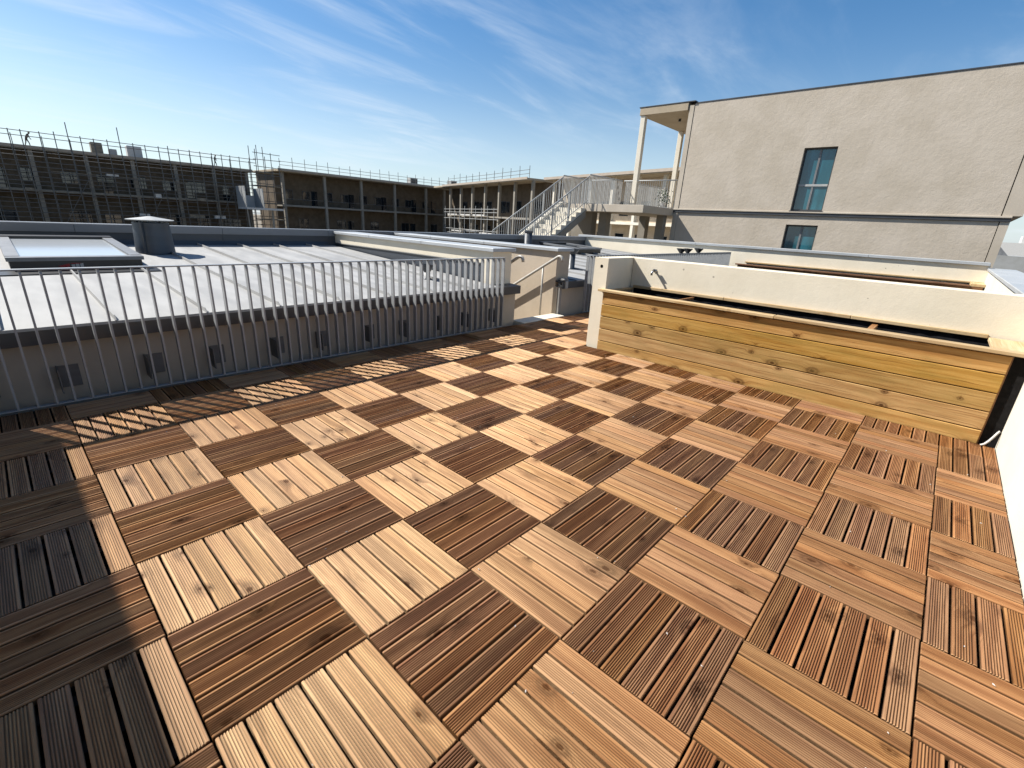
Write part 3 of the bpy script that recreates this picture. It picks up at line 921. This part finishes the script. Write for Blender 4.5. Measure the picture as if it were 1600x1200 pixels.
# ------------------------------------------------------------------ stucco building on the right
sb = thing('stucco_building', 'large grey beige stucco apartment building with tall teal windows', 'building', (-3, 18, -9))
def wall_with_openings(x0, x1, z0, z1, y0, y1, holes):
    """solid front wall with rectangular openings (x0,x1,z0,z1)"""
    bm = bmesh.new()
    xs = sorted({x0, x1, *[h[0] for h in holes], *[h[1] for h in holes]})
    zs = sorted({z0, z1, *[h[2] for h in holes], *[h[3] for h in holes]})
    def solid(i, k):
        if not (0 <= i < len(xs) - 1 and 0 <= k < len(zs) - 1): return False
        cx, cz = (xs[i] + xs[i + 1]) / 2, (zs[k] + zs[k + 1]) / 2
        return not any(h[0] < cx < h[1] and h[2] < cz < h[3] for h in holes)
    for i in range(len(xs) - 1):
        for k in range(len(zs) - 1):
            if not solid(i, k): continue
            a, b, c, d = xs[i], xs[i + 1], zs[k], zs[k + 1]
            def q(*p): bm.faces.new([bm.verts.new(v) for v in p])
            q((a, y0, c), (b, y0, c), (b, y0, d), (a, y0, d)); q((a, y1, c), (a, y1, d), (b, y1, d), (b, y1, c))
            if not solid(i - 1, k): q((a, y0, c), (a, y0, d), (a, y1, d), (a, y1, c))
            if not solid(i + 1, k): q((b, y0, c), (b, y1, c), (b, y1, d), (b, y0, d))
            if not solid(i, k - 1): q((a, y0, c), (a, y1, c), (b, y1, c), (b, y0, c))
            if not solid(i, k + 1): q((a, y0, d), (b, y0, d), (b, y1, d), (a, y1, d))
    bmesh.ops.remove_doubles(bm, verts=bm.verts[:], dist=1e-5)
    bmesh.ops.recalc_face_normals(bm, faces=bm.faces[:])
    return bm
WH = (-3.375, -2.415, 2.325, 4.285)
WL = (-3.405, -2.425, .20, 1.872)
part('upper_wall', wall_with_openings(-7.40, 1.870, 2.31, 6.0, 18.0, 18.35, [WH]), 'stucco', sb)
part('lower_wall', wall_with_openings(-7.50, 1.885, -9.0, 2.16, 18.03, 18.35, [WL]), 'stucco', sb)
part('edge_pilaster', bx(-7.60, -7.42, 17.995, 18.36, -9.0, 2.16), 'stuccotrim', sb)
part('edge_pilaster', bx(-7.60, -7.42, 17.985, 18.36, 2.312, 5.96), 'stuccotrim', sb)
part('edge_pilaster', bx(1.905, 2.10, 18.02, 26, -9.0, 2.16), 'stuccotrim', sb)
part('edge_pilaster', bx(1.895, 2.30, 18.0, 26, 2.312, 6.0), 'stuccotrim', sb)
part('string_course', bx(-7.62, 2.11, 17.955, 18.36, 2.255, 2.308, .008), 'stuccotrim', sb)
part('shadow_gap_strip', bx(-7.61, 2.10, 17.978, 18.36, 2.163, 2.252, .004), 'zincdark', sb)  # dark strip paints the recess shadow below the string course
part('core', bx(-7.40, 1.90, 18.36, 26, -9.0, 5.98), 'stuccotrim', sb)
part('roof_trim', bx(-7.36, 2.4, 17.985, 26.05, 6.005, 6.045, .004), 'zincdark', sb)
part('roof_trim', bx(-9.70, -7.38, 17.935, 26.05, 6.07, 6.105, .004), 'zincdark', sb)
def window(parent, h, y, mid, glass, bars=True):
    x0, x1, z0, z1 = h
    w = part('window', bx(x0, x1, y + .20, y + .22, z0, z1), 'frame', parent)
    t = .05
    for a, b, c, d in ((x0, x0 + t, z0, z1), (x1 - t, x1, z0, z1), (x0 + t + .001, x1 - t - .001, z1 - t, z1), (x0 + t + .001, x1 - t - .001, z0, z0 + t)):
        part('frame', bx(a, b, y + .13, y + .198, c, d, .003), 'frame', w)
    xm = (x0 + x1) / 2
    part('mullion', bx(xm - .03, xm + .03, y + .135, y + .198, z0 + t + .001, z1 - t - .001, .003), 'framegrey', w)
    if mid: part('transom', bx(x0 + t + .001, x1 - t - .001, y + .125, y + .134, mid - .035, mid + .035, .003), 'raillight', w)
    for a, b in ((x0 + t + .002, xm - .032), (xm + .032, x1 - t - .002)):
        for c, d in (((z0 + t + .002, mid - .036), (mid + .036, z1 - t - .002)) if mid else ((z0 + t + .002, z1 - t - .002),)):
            part('pane', bx(a, b, y + .165, y + .175, c, d), glass, w)
    return w
window(sb, WH, 18.0, 3.14, 'teal')
window(sb, WL, 18.03, 1.0, 'teal')
part('sill', bx(WH[0] - .03, WH[1] + .03, 17.95, 18.13, 2.31, 2.324, .003), 'frame', sb)
# loggia with two columns at the left end
part('loggia_roof', bx(-9.66, -7.64, 17.95, 22.5, 5.80, 6.065, .01), 'soffit', sb)
part('column', bx(-9.62, -9.42, 17.99, 18.19, 2.31, 5.797, .01), 'creamwhite', sb)
part('column', bx(-9.62, -9.42, 21.6, 21.8, 2.31, 5.797, .01), 'creamwhite', sb)
part('loggia_floor', bx(-10.12, -7.605, 15.45, 22.5, 2.02, 2.29, .008), 'stuccotrim', sb)
part('column', bx(-9.95, -9.60, 16.2, 16.55, -9.0, 2.017), 'concrete', sb)
part('column', bx(-9.95, -9.60, 19.6, 19.95, -9.0, 2.017), 'concrete', sb)
part('column', bx(-8.1, -7.8, 17.6, 17.9, -9.0, 2.017), 'concrete', sb)
part('ceiling_lamp', bar(bmesh.new(), (-8.5, 19.2, 5.70), (-8.5, 19.2, 5.80), .05, 10), 'blackpaint', sb)

# walkway + outdoor staircase
es = thing('outdoor_staircase', 'pale outdoor staircase with vertical bar railings climbing to the stucco building', 'staircase', (-10.7, 14, -9))
SLP = .555
nst = 13
for k in range(nst):
    yb, zt = 15.44 - .305 * k, 2.29 - .170 * (k + 1)
    part('step', prism(bmesh.new(), [(yb, zt), (yb, zt - .30), (yb - .305, zt - .30), (yb - .305, zt)], 0, -11.30, -10.14), 'creamwhite', es)
ys0, ys1 = 15.44, 15.44 - .305 * nst
for x0, x1 in ((-10.135, -10.10),):
    part('stringer', prism(bmesh.new(), [(ys0, 2.05), (ys0, 1.78), (ys1, 1.78 - SLP * (ys0 - ys1)), (ys1, 2.05 - SLP * (ys0 - ys1))], 0, x0, x1), 'concrete', es)
part('side_wall', prism(bmesh.new(), [(ys0, 2.35), (ys0, 1.6), (ys1, 1.6 - SLP * (ys0 - ys1)), (ys1, 2.35 - SLP * (ys0 - ys1))], 0, -11.46, -11.305), 'creamwhite', es)
part('landing', bx(-11.46, -10.125, 15.445, 17.6, 2.02, 2.288, .006), 'stuccotrim', es)
part('pier', bx(-11.3, -10.3, 16.2, 16.6, -9, 2.017), 'concrete', es)
part('foot', bx(-11.46, -10.10, ys1 - 1.6, ys1 - .002, -9.0, 2.29 - .17 * nst - .02), 'concrete', es)
ROD = mesh_of('baluster', bar(bmesh.new(), (0, 0, 0), (0, 0, 1.02), .011, 6), 'raillight')
FLAT = mesh_of('baluster', bx(-.013, .013, -.004, .004, 0, 1.04), 'raillight')
def stair_rail(x, label=None):
    for a in (1.02, .13):
        part('handrail' if a > 1 else 'lower_rail', tube(bmesh.new(), [(x, ys0 + .05, 2.29 + a), (x, ys1, 2.29 + a - SLP * (ys0 - ys1))], .024 if a > 1 else .014, 8), 'raillight', es, smooth=True)
    n = 33
    for k in range(n + 1):
        y = ys0 - (ys0 - ys1) * k / n
        link('baluster', ROD, es, (x, y, 2.29 - SLP * (ys0 - y)))
    for k in range(4):
        y = ys0 - (ys0 - ys1) * (k + .15) / 4
        part('post', bx(x - .02, x + .02, y - .02, y + .02, 2.29 - SLP * (ys0 - y) - .12, 2.29 - SLP * (ys0 - y) + 1.0), 'raillight', es)
stair_rail(-10.12); stair_rail(-11.40)
# level railing along the walkway (outer side, landing head, far side)
def level_rail(p, q, gap=.095):
    p, q = Vector(p), Vector(q)
    n = max(2, round((q - p).length / gap))
    rz = math.atan2((q - p).y, (q - p).x)
    part('top_rail', tube(bmesh.new(), [p + Vector((0, 0, 1.08)), q + Vector((0, 0, 1.08))], .024, 8), 'raillight', es, smooth=True)
    part('lower_rail', tube(bmesh.new(), [p + Vector((0, 0, .04)), q + Vector((0, 0, .04))], .016, 8), 'raillight', es, smooth=True)
    for k in range(n + 1):
        link('baluster', FLAT, es, p + (q - p) * k / n + Vector((0, 0, .04)), (0, 0, rz + math.pi / 2))
level_rail((-10.12, 15.50, 2.29), (-10.12, 18.0, 2.29))
level_rail((-10.05, 18.05, 2.29), (-7.65, 18.05, 2.29))
level_rail((-11.42, 15.50, 2.29), (-11.42, 17.55, 2.29))
level_rail((-11.40, 17.58, 2.29), (-10.15, 17.58, 2.29))
level_rail((-10.05, 18.25, 2.29), (-10.05, 22.3, 2.29))
# potted plant behind the balcony bars
pt = thing('balcony_plant', 'small leafy plant behind the bars of the stucco building balcony', 'plant', (-8.3, 18.4, 2.29))
part('pot', lathe(bmesh.new(), [(.10, 0), (.14, .24), (.12, .24)], (-8.3, 18.4, 2.29), 14), 'white', pt)
bm = bmesh.new()
for k in range(160):
    c = Vector((-8.3 + random.gauss(0, .14), 18.4 + random.gauss(0, .14), 2.72 + random.gauss(0, .16)))
    a = Vector((random.uniform(-1, 1), random.uniform(-1, 1), random.uniform(-.3, 1))).normalized() * .09
    b = a.cross(Vector((random.uniform(-1, 1), random.uniform(-1, 1), 1))).normalized() * .03
    bm.faces.new([bm.verts.new(c), bm.verts.new(c + a * .5 + b), bm.verts.new(c + a), bm.verts.new(c + a * .5 - b)])
f_ = part('foliage', bm, 'leaf', pt); f_['kind'] = 'stuff'

# ------------------------------------------------------------------ far buildings
XB = -88.0
def far_window(parent, x, y, z, w, h, glass='darkglass', face=0, world=True):
    """window on a facade facing +x at x (face 0) in the frame of the parent"""
    f = part('window', bx(x, x + .05, y, y + w, z, z + h), 'frame', parent, world)
    part('pane', bx(x + .052, x + .06, y + .07, y + w / 2 - .04, z + .07, z + h - .07), glass, f, world)
    part('pane', bx(x + .052, x + .06, y + w / 2 + .04, y + w - .07, z + .07, z + h - .07), glass, f, world)
def gallery(name, label, loc, rotz, length, cols, roof, floors, depth, wins, doors, mats, over=1.2, rails=(), ext=(0, 0)):
    """galleried block in its own frame: facade runs along +y from 0, faces +x; columns stand at x=0"""
    b = thing(name, label, 'building', loc, rotz)
    W_ = False
    part('wall', bx(-depth - 8, -depth, -ext[0], length + ext[1], -9.0, roof - .35), mats[0], b, W_)
    part('roof_slab', bx(-depth - 8.3, over, -.6 - ext[0], length + .4 + ext[1], roof - .34, roof, .02), mats[1], b, W_)
    part('roof_edge', bx(over + .002, over + .08, -.65, length + .45, roof - .22, roof + .12), mats[2], b, W_)
    for z in floors:
        part('gallery_slab', bx(-depth + .002, .25, 0, length, z - .32, z, .01), mats[3], b, W_)
    for c in cols:
        part('column', bx(-.22, .22, c - .22, c + .22, -9.0, roof - .342), mats[3], b, W_)
    for (y, z, w, h) in wins: far_window(b, -depth + .002, y, z, w, h, world=W_)
    for (y, z, w, h) in doors:
        part('door', bx(-depth + .002, -depth + .06, y, y + w, z, z + h), 'darkglass', b, W_)
    for (z, h) in rails:
        part('guard_rail', bx(.05, .09, 0, length, z + h - .03, z + h + .03), 'scaf', b, W_)
    return b

# block 1 (scaffolded, left)
Y1a, Y1b = -24.0, 30.6
cols1 = [4.9 - 5.15 * k - Y1a for k in range(5, 0, -1)] + [4.9 - Y1a, 10.2 - Y1a, 15.2 - Y1a, 20.3 - Y1a, 25.4 - Y1a, 30.2 - Y1a]
w1 = []
for k in range(14):
    for z in (3.15, -1.9):
        if random.random() < .9: w1.append((1.2 + k * 3.75 + random.uniform(-.3, .3), z + random.choice((0, .1)), random.choice((1.5, 1.9, 2.3)), random.choice((1.5, 1.7))))
d1 = [(cols1[k] + 1.4, 2.32, 1.0, 2.3) for k in (1, 4, 6, 8, 9)] + [(cols1[k] + 2.4, -2.9, 1.1, 2.3) for k in (3, 5, 7, 9)]
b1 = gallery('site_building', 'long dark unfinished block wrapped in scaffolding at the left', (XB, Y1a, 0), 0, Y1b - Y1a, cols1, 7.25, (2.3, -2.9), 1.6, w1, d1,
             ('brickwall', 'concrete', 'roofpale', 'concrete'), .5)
sc = thing('scaffold', 'long tube scaffold standing along the left dark block', 'scaffold', (XB + 1.6, Y1a, -9))
ny_ = 40
for k in range(ny_ + 1):
    y = Y1a + .3 + (Y1b - Y1a - .6) * k / ny_ + random.uniform(-.25, .25)
    top = 8.95 + random.choice((0, .05, .1, .25)) + (1.5 if k in (24, 28) else 0)
    part('standard', bar(bmesh.new(), (XB + 1.9, y, -9), (XB + 1.9, y, top), .055, 5), 'scaf', sc)
    if k % 2 == 0: part('standard', bar(bmesh.new(), (XB + .95, y + .2, -9), (XB + .95, y + .2, 8.6), .045, 5), 'scaf', sc)
for z in (8.85, 8.30, 6.6, 6.1, 5.5, 4.9, 4.3, 3.7, 3.2, 2.7, 1.7, 1.1, .6, 0, -.5, -1.1, -1.8, -2.4):
    part('ledger', bar(bmesh.new(), (XB + 1.97, Y1a, z + random.uniform(-.06, .06)), (XB + 1.97, Y1b + .6, z + random.uniform(-.06, .06)), .045, 5), 'scaf', sc)
for z in (4.45, 2.05, -.55, -2.9):
    for k in range(9):
        if random.random() < .8:
            y = Y1a + 6.05 * k
            part('board', bx(XB + 1.0, XB + 1.85, y + .05, y + 6.0, z, z + .07), 'scafboard', sc)
for k in range(6):
    y = Y1a + 4 + 8.8 * k
    part('brace', bar(bmesh.new(), (XB + 2.03, y, -2), (XB + 2.03, y + 3.6, 4.2), .035, 5), 'scaf', sc)
for k, (y, z, w, h) in enumerate([(3.5, 3.9, .9, .25), (14.6, 1.2, 1.2, .3), (22.1, 2.9, 1.3, .3), (11.8, 5.2, 1.3, .25), (20.8, .9, 2.0, .5), (24.2, .8, 1.5, .5), (2.4, -.9, 1.6, .4), (16.9, 3.9, .7, .5)]):
    tag(part('material_crate', bx(XB + 1.15, XB + 1.8, y, y + w, {0: 2.13, 1: -.47, 2: 2.13, 3: 4.53, 4: -.47, 5: -.47, 6: -2.82, 7: 2.13}[k], {0: 2.13, 1: -.47, 2: 2.13, 3: 4.53, 4: -.47, 5: -.47, 6: -2.82, 7: 2.13}[k] + h), 'white' if k % 2 else 'scafboard'),
        ('short timber bundle on the upper left scaffold deck', 'white bundle on the lower deck of the left scaffold', 'timber bundle on the upper deck below the right worker',
         'white bundle on the topmost deck of the left scaffold', 'long timber bundle on the lower scaffold deck towards the tower', 'white bundle on the lower deck nearest the scaffold tower',
         'timber bundle on the lowest deck at the far left', 'tall white bundle in the middle of the upper scaffold deck')[k], 'bundle', 'bundles on the left scaffold')

# roof loads on block 1
def load(y, w, h, m, label):
    t = thing('roof_pallet', label, 'pallet', (XB - 1.2, y, 7.25), group='loads on the left block roof')
    part('pallet', bx(XB - 1.8, XB - .6, y, y + w, 7.25, 7.40), 'scafboard', t)
    part('stack', bx(XB - 1.75, XB - .65, y + .04, y + w - .04, 7.402, 7.25 + h, .05), m, t)
load(11.1, 1.3, 1.5, 'scafboard', 'dun stacked pallet on the left block roof, between the two workers')
load(15.0, 1.8, 1.6, 'white', 'white wrapped pallet on the left block roof, right of the dun one')
load(13.0, .9, .9, 'raillight', 'low pale pallet between the two taller loads on the left block roof')

# block 2 (gallery, centre)
Y2a, Y2b = 35.6, 72.5
cols2 = [y - Y2a for y in (36.0, 43.6, 51.1, 58.8, 66.9, 72.1)]
w2, d2 = [], []
for k in range(5):
    y = cols2[k]
    w2 += [(y + 1.0, 3.2, 1.7, 1.7), (y + 4.4, 3.2, 1.7, 1.6)] if k != 4 else [(y + 1, 3.2, 1.6, 1.6)]
    w2 += [(y + 3.3, -1.9, 1.9, 1.9)]
    d2 += [(y + 6.1 if k < 4 else y + 3.4, 2.32, 1.15, 2.6)]
    if k % 2: d2 += [(y + 5.6, -2.6, 1.4, 2.5)]
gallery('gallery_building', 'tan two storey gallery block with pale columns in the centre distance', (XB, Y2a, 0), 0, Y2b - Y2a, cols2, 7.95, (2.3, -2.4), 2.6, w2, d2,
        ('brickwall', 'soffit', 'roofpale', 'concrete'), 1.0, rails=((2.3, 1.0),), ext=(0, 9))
# block 3 (angled, right of the corner)
A3, B3 = Vector((-80.5, 67.2, 0)), Vector((-49.4, 57.8, 0))
d3 = (B3 - A3)
rot3 = math.atan2(-d3.x, d3.y)   # local +y runs along the facade from A3 to B3; its +x side must face the camera
L3 = d3.length
w3, dd3 = [], []
for k in range(6):
    w3 += [(1.6 + 5.4 * k, 2.9, 2.2, 2.0)]
    if k % 2: w3 += [(4.0 + 5.4 * k, 3.0, 1.2, 1.8)]
    dd3 += [(1.9 + 5.4 * k, -2.3, 1.6, 2.8)]
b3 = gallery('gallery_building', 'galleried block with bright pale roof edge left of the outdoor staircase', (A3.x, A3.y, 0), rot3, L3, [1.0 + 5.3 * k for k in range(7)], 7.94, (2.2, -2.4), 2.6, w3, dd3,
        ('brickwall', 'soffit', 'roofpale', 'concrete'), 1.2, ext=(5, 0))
# bright clutter on the gallery of block 3
def local3(x, y, z):
    c, s = math.cos(rot3), math.sin(rot3)
    return (A3.x + c * x - s * y, A3.y + s * x + c * y, z)
s3 = thing('scaffold', 'low pale scaffold in front of the galleried block by the staircase', 'scaffold', (A3.x, A3.y, 0), rot3)
for k in range(10):
    part('standard', bar(bmesh.new(), (1.2, 1 + 2.4 * k, -9), (1.2, 1 + 2.4 * k, 3.6 if k % 2 else 3.9), .06, 5), 'raillight', s3, False)
for z in (3.3, 2.75, 1.6, -.4, -1.2, -2.0):
    part('ledger', bar(bmesh.new(), (1.26, .5, z), (1.26, 24, z + .05), .05, 5), 'raillight', s3, False)
for k, (y, z) in enumerate(((2, 2.2), (8, 2.2), (14, 2.2), (4, -.9), (11, -.7), (17, -.9))):
    part('board', bx(.5, 1.12, y, y + 4.8, z, z + .25), 'white', s3, False)

# block 4 (behind the staircase, far right of centre)
A4, B4 = Vector((-46.5, 59.2, 0)), Vector((-21.0, 52.6, 0))
d4 = B4 - A4
rot4 = math.atan2(-d4.x, d4.y)
w4, dd4 = [], []
for k in range(7):
    w4 += [(1.5 + 3.7 * k, 3.0, 1.6, 1.8)]
    dd4 += [(1.2 + 3.7 * k, -2.2, 1.5, 2.9)]
gallery('gallery_building', 'cream galleried block seen behind the outdoor staircase and under its walkway', (A4.x, A4.y, 0), rot4, d4.length, [.6 + 4.2 * k for k in range(7)], 7.95, (2.2, -2.4), 2.2, w4, dd4,
        ('sand', 'soffit', 'roofpale', 'creamwhite'), 1.2)

# guard rails on the gallery roofs
def roof_guard(p, q, z, n, label):
    g_ = thing('roof_guardrail', label, 'guardrail', (p[0], p[1], z))
    p, q = Vector((*p, z)), Vector((*q, z))
    for k in range(n + 1):
        a = p + (q - p) * k / n
        part('post', bar(bmesh.new(), a, a + Vector((random.uniform(-.06, .06), random.uniform(-.06, .06), 1.55 + random.uniform(0, .5))), .045, 5), 'scaf', g_)
    for h in (.7, 1.25):
        part('rail', tube(bmesh.new(), [p + Vector((.06, 0, h)), (p + q) / 2 + Vector((.06, 0, h - .06)), q + Vector((.06, 0, h))], .036, 5), 'scaf', g_)
roof_guard((XB + .5, Y2a), (XB + .5, Y2b), 7.95, 17, 'thin tube guardrail on the central gallery block roof')
roof_guard(local3(.3, .5, 0)[:2], local3(.3, L3 - .5, 0)[:2], 7.95, 11, 'thin tube guardrail on the roof left of the outdoor staircase')
for (x, y, w, lab) in ((XB - 1.5, 63.5, 1.9, 'pale unit box on the central gallery block roof'), (XB + 4.0, 70.2, 1.7, 'pale unit box on the roof at the corner of the two galleried blocks')):
    t = thing('roof_unit', lab, 'box', (x, y, 7.95))
    part('casing', bx(x - .6, x + .6, y, y + w, 8.05, 9.3, .03), 'raillight', t)
    part('grille', bx(x + .602, x + .62, y + .2, y + w - .2, 8.3, 9.1), 'frame', t)
    part('foot', bx(x - .5, x + .5, y + .1, y + .3, 7.955, 8.048), 'frame', t)
    part('foot', bx(x - .5, x + .5, y + w - .3, y + w - .1, 7.955, 8.048), 'frame', t)

# scaffold tower and hoist landing in the gap between blocks 1 and 2
tw = thing('scaffold_tower', 'tall narrow scaffold tower in the gap between the left and central blocks', 'scaffold', (XB + 2, 33, -9))
for x in (XB - .5, XB + 2.0):
    for y in (31.2, 32.4, 33.6, 34.8):
        part('standard', bar(bmesh.new(), (x, y, -9), (x, y, 11.4 - .9 * abs(y - 32) + random.uniform(-.8, .4)), .055, 5), 'scaf', tw)
for z in (9.9, 8.9, 7.9, 6.6, 5.3, 4.0, 2.6, 1.4, .2, -1.2):
    part('ledger', bar(bmesh.new(), (XB + 2.07, 30.8, z), (XB + 2.07, 35.1, z + random.uniform(-.1, .1)), .05, 5), 'scaf', tw)
for z in (7.0, 4.9, 2.2, -.4):
    part('board', bx(XB - .4, XB + 1.9, 31.0, 35.0, z, z + .16), 'scafboard', tw)
ld = thing('hoist_landing', 'pale landing platform with side panels at the right end of the left block', 'platform', (XB + 4, 28, -9))
part('platform', bx(XB + 2.2, XB + 6.0, 27.6, 33.2, 1.2, 1.5), 'white', ld)
part('side_panel', bx(XB + 2.2, XB + 6.0, 27.6, 27.7, 1.502, 4.6), 'raillight', ld)
part('side_panel', bx(XB + 2.2, XB + 6.0, 30.2, 30.3, 1.502, 4.4), 'raillight', ld)
part('back_panel', bx(XB + 2.2, XB + 2.3, 27.71, 30.19, 1.502, 3.3), 'white', ld)
part('prop', bar(bmesh.new(), (XB + 5.5, 28.2, -9), (XB + 5.5, 27.8, 1.19), .12, 8), 'concrete', ld)
part('prop', bar(bmesh.new(), (XB + 5.5, 31.6, -9), (XB + 5.5, 31.6, 1.19), .18, 8), 'concrete', ld)

# ------------------------------------------------------------------ workers on the roof
def person(loc, rotz, label, pose, cloth):
    p = thing('person', label, 'person', loc, rotz, group='workers on the left block roof')
    J = pose
    bm = bmesh.new()
    names = list(J['pts'])
    V = {k: bm.verts.new(J['pts'][k][:3]) for k in names}
    for a, b in J['edges']: bm.edges.new((V[a], V[b]))
    me = bpy.data.meshes.new('body')
    bm.to_mesh(me); bm.free()
    me.materials.append(M[cloth])
    o = link('body', me, p, (0, 0, 0), world=False)
    sk = o.modifiers.new('skin', 'SKIN')
    for i, k in enumerate(names):
        r = J['pts'][k][3]
        me.skin_vertices[0].data[i].radius = (r, r)
        me.skin_vertices[0].data[i].use_root = (k == 'pelvis')
    o.modifiers.new('smooth', 'SUBSURF').levels = 1
    h = J['pts']['head']
    hd = bmesh.new(); bmesh.ops.create_uvsphere(hd, u_segments=14, v_segments=10, radius=1)
    for v in hd.verts: v.co = Vector((h[0] + v.co.x * .098, h[1] + v.co.y * .085, h[2] + .05 + v.co.z * .125))
    part('head', hd, 'skin', p, False, True)
    hh = bmesh.new()
    lathe(hh, [(.125, .0), (.13, .015), (.108, .03), (.095, .09), (.05, .125), (.005, .13)], (h[0] + .01, h[1], h[2] + .07), 16)
    part('hard_hat', hh, 'helmet', p, False, True)
    return p
def pose(lean, stride, armf):
    P = {'pelvis': (0, 0, .95, .13), 'chest': (lean * .6, 0, 1.28, .15), 'neck': (lean, 0, 1.48, .06), 'head': (lean * 1.2 + .03, 0, 1.56, .06)}
    for s, n in ((1, 'l'), (-1, 'r')):
        f = stride * s
        P['hip' + n] = (0, .09 * s, .90, .09); P['knee' + n] = (f * .55 + .05, .10 * s, .50, .062)
        P['ank' + n] = (f, .10 * s, .09, .045); P['toe' + n] = (f + .17, .11 * s, .04, .04)
        P['sh' + n] = (lean * .8, .19 * s, 1.41, .065); P['el' + n] = (lean * .8 + armf * .12 - f * .2, .25 * s, 1.13, .045)
        P['wr' + n] = (lean * .8 + armf * .32 - f * .3, .22 * s, .93, .035); P['hand' + n] = (lean * .8 + armf * .42 - f * .35, .22 * s, .87, .035)
    E = [('pelvis', 'chest'), ('chest', 'neck'), ('neck', 'head')]
    for n in 'lr':
        E += [('pelvis', 'hip' + n), ('hip' + n, 'knee' + n), ('knee' + n, 'ank' + n), ('ank' + n, 'toe' + n),
              ('chest', 'sh' + n), ('sh' + n, 'el' + n), ('el' + n, 'wr' + n), ('wr' + n, 'hand' + n)]
    return {'pts': P, 'edges': E}
person((XB - .3, 4.9, 7.25), math.radians(70), 'stooping worker in grey clothes on the roof at the far left', pose(.30, .22, .6), 'clothgrey')
person((XB - .2, 25.9, 7.25), math.radians(80), 'worker in dark clothes walking on the roof near the scaffold tower', pose(.10, .20, .3), 'cloth')

# ------------------------------------------------------------------ hazy white building beyond the right wall
db = thing('distant_building', 'tiny pale domed building on the horizon right of the stucco block', 'building', (14, 170, -9))
part('body', bx(8.5, 30, 165, 180, -9, 3.0), 'white', db)
part('tower', bx(12.2, 18, 166, 172, 3.0, 4.6), 'white', db)
part('dome', lathe(bmesh.new(), [(2.6, 0), (2.5, 1.0), (1.9, 2.2), (1.0, 3.0), (.3, 3.4), (.05, 4.4)], (15.1, 169, 4.6), 18), 'white', db, smooth=True)
hut = thing('roof_hut', 'small grey gabled roof hut far behind the side wall', 'hut', (4.6, 60, 0))
part('wall', bx(3.2, 30, 58, 66, -9, .92), 'membrane', hut)
part('gable', prism(bmesh.new(), [(3.55, .922), (4.65, .922), (4.0, 1.62)], 1, 58.5, 62), 'framegrey', hut)

# ------------------------------------------------------------------ the home behind the photographer (shades the near left corner)
hb = thing('home_block', 'cream home behind the terrace, with an added sky-blocking block on top', 'building', (-1, -4, -9))
part('wall', bx(-5.32, 6.0, -8.0, -2.40, -9.0, 2.93), 'cream', hb)
part('roof_trim', bx(-5.32, 6.0, -8.0, -2.395, 2.934, 3.0), 'zincdark', hb)
part('sky_blocker', bx(-4.6, 7.0, -14.0, -6.2, 3.004, 8.6), 'stucco', hb)  # unseen block, added to hold back sky light and deepen the shadows
part('roof_trim', bx(-4.65, 7.05, -14.05, -6.15, 8.604, 8.67), 'zincdark', hb)  # edge of the added block
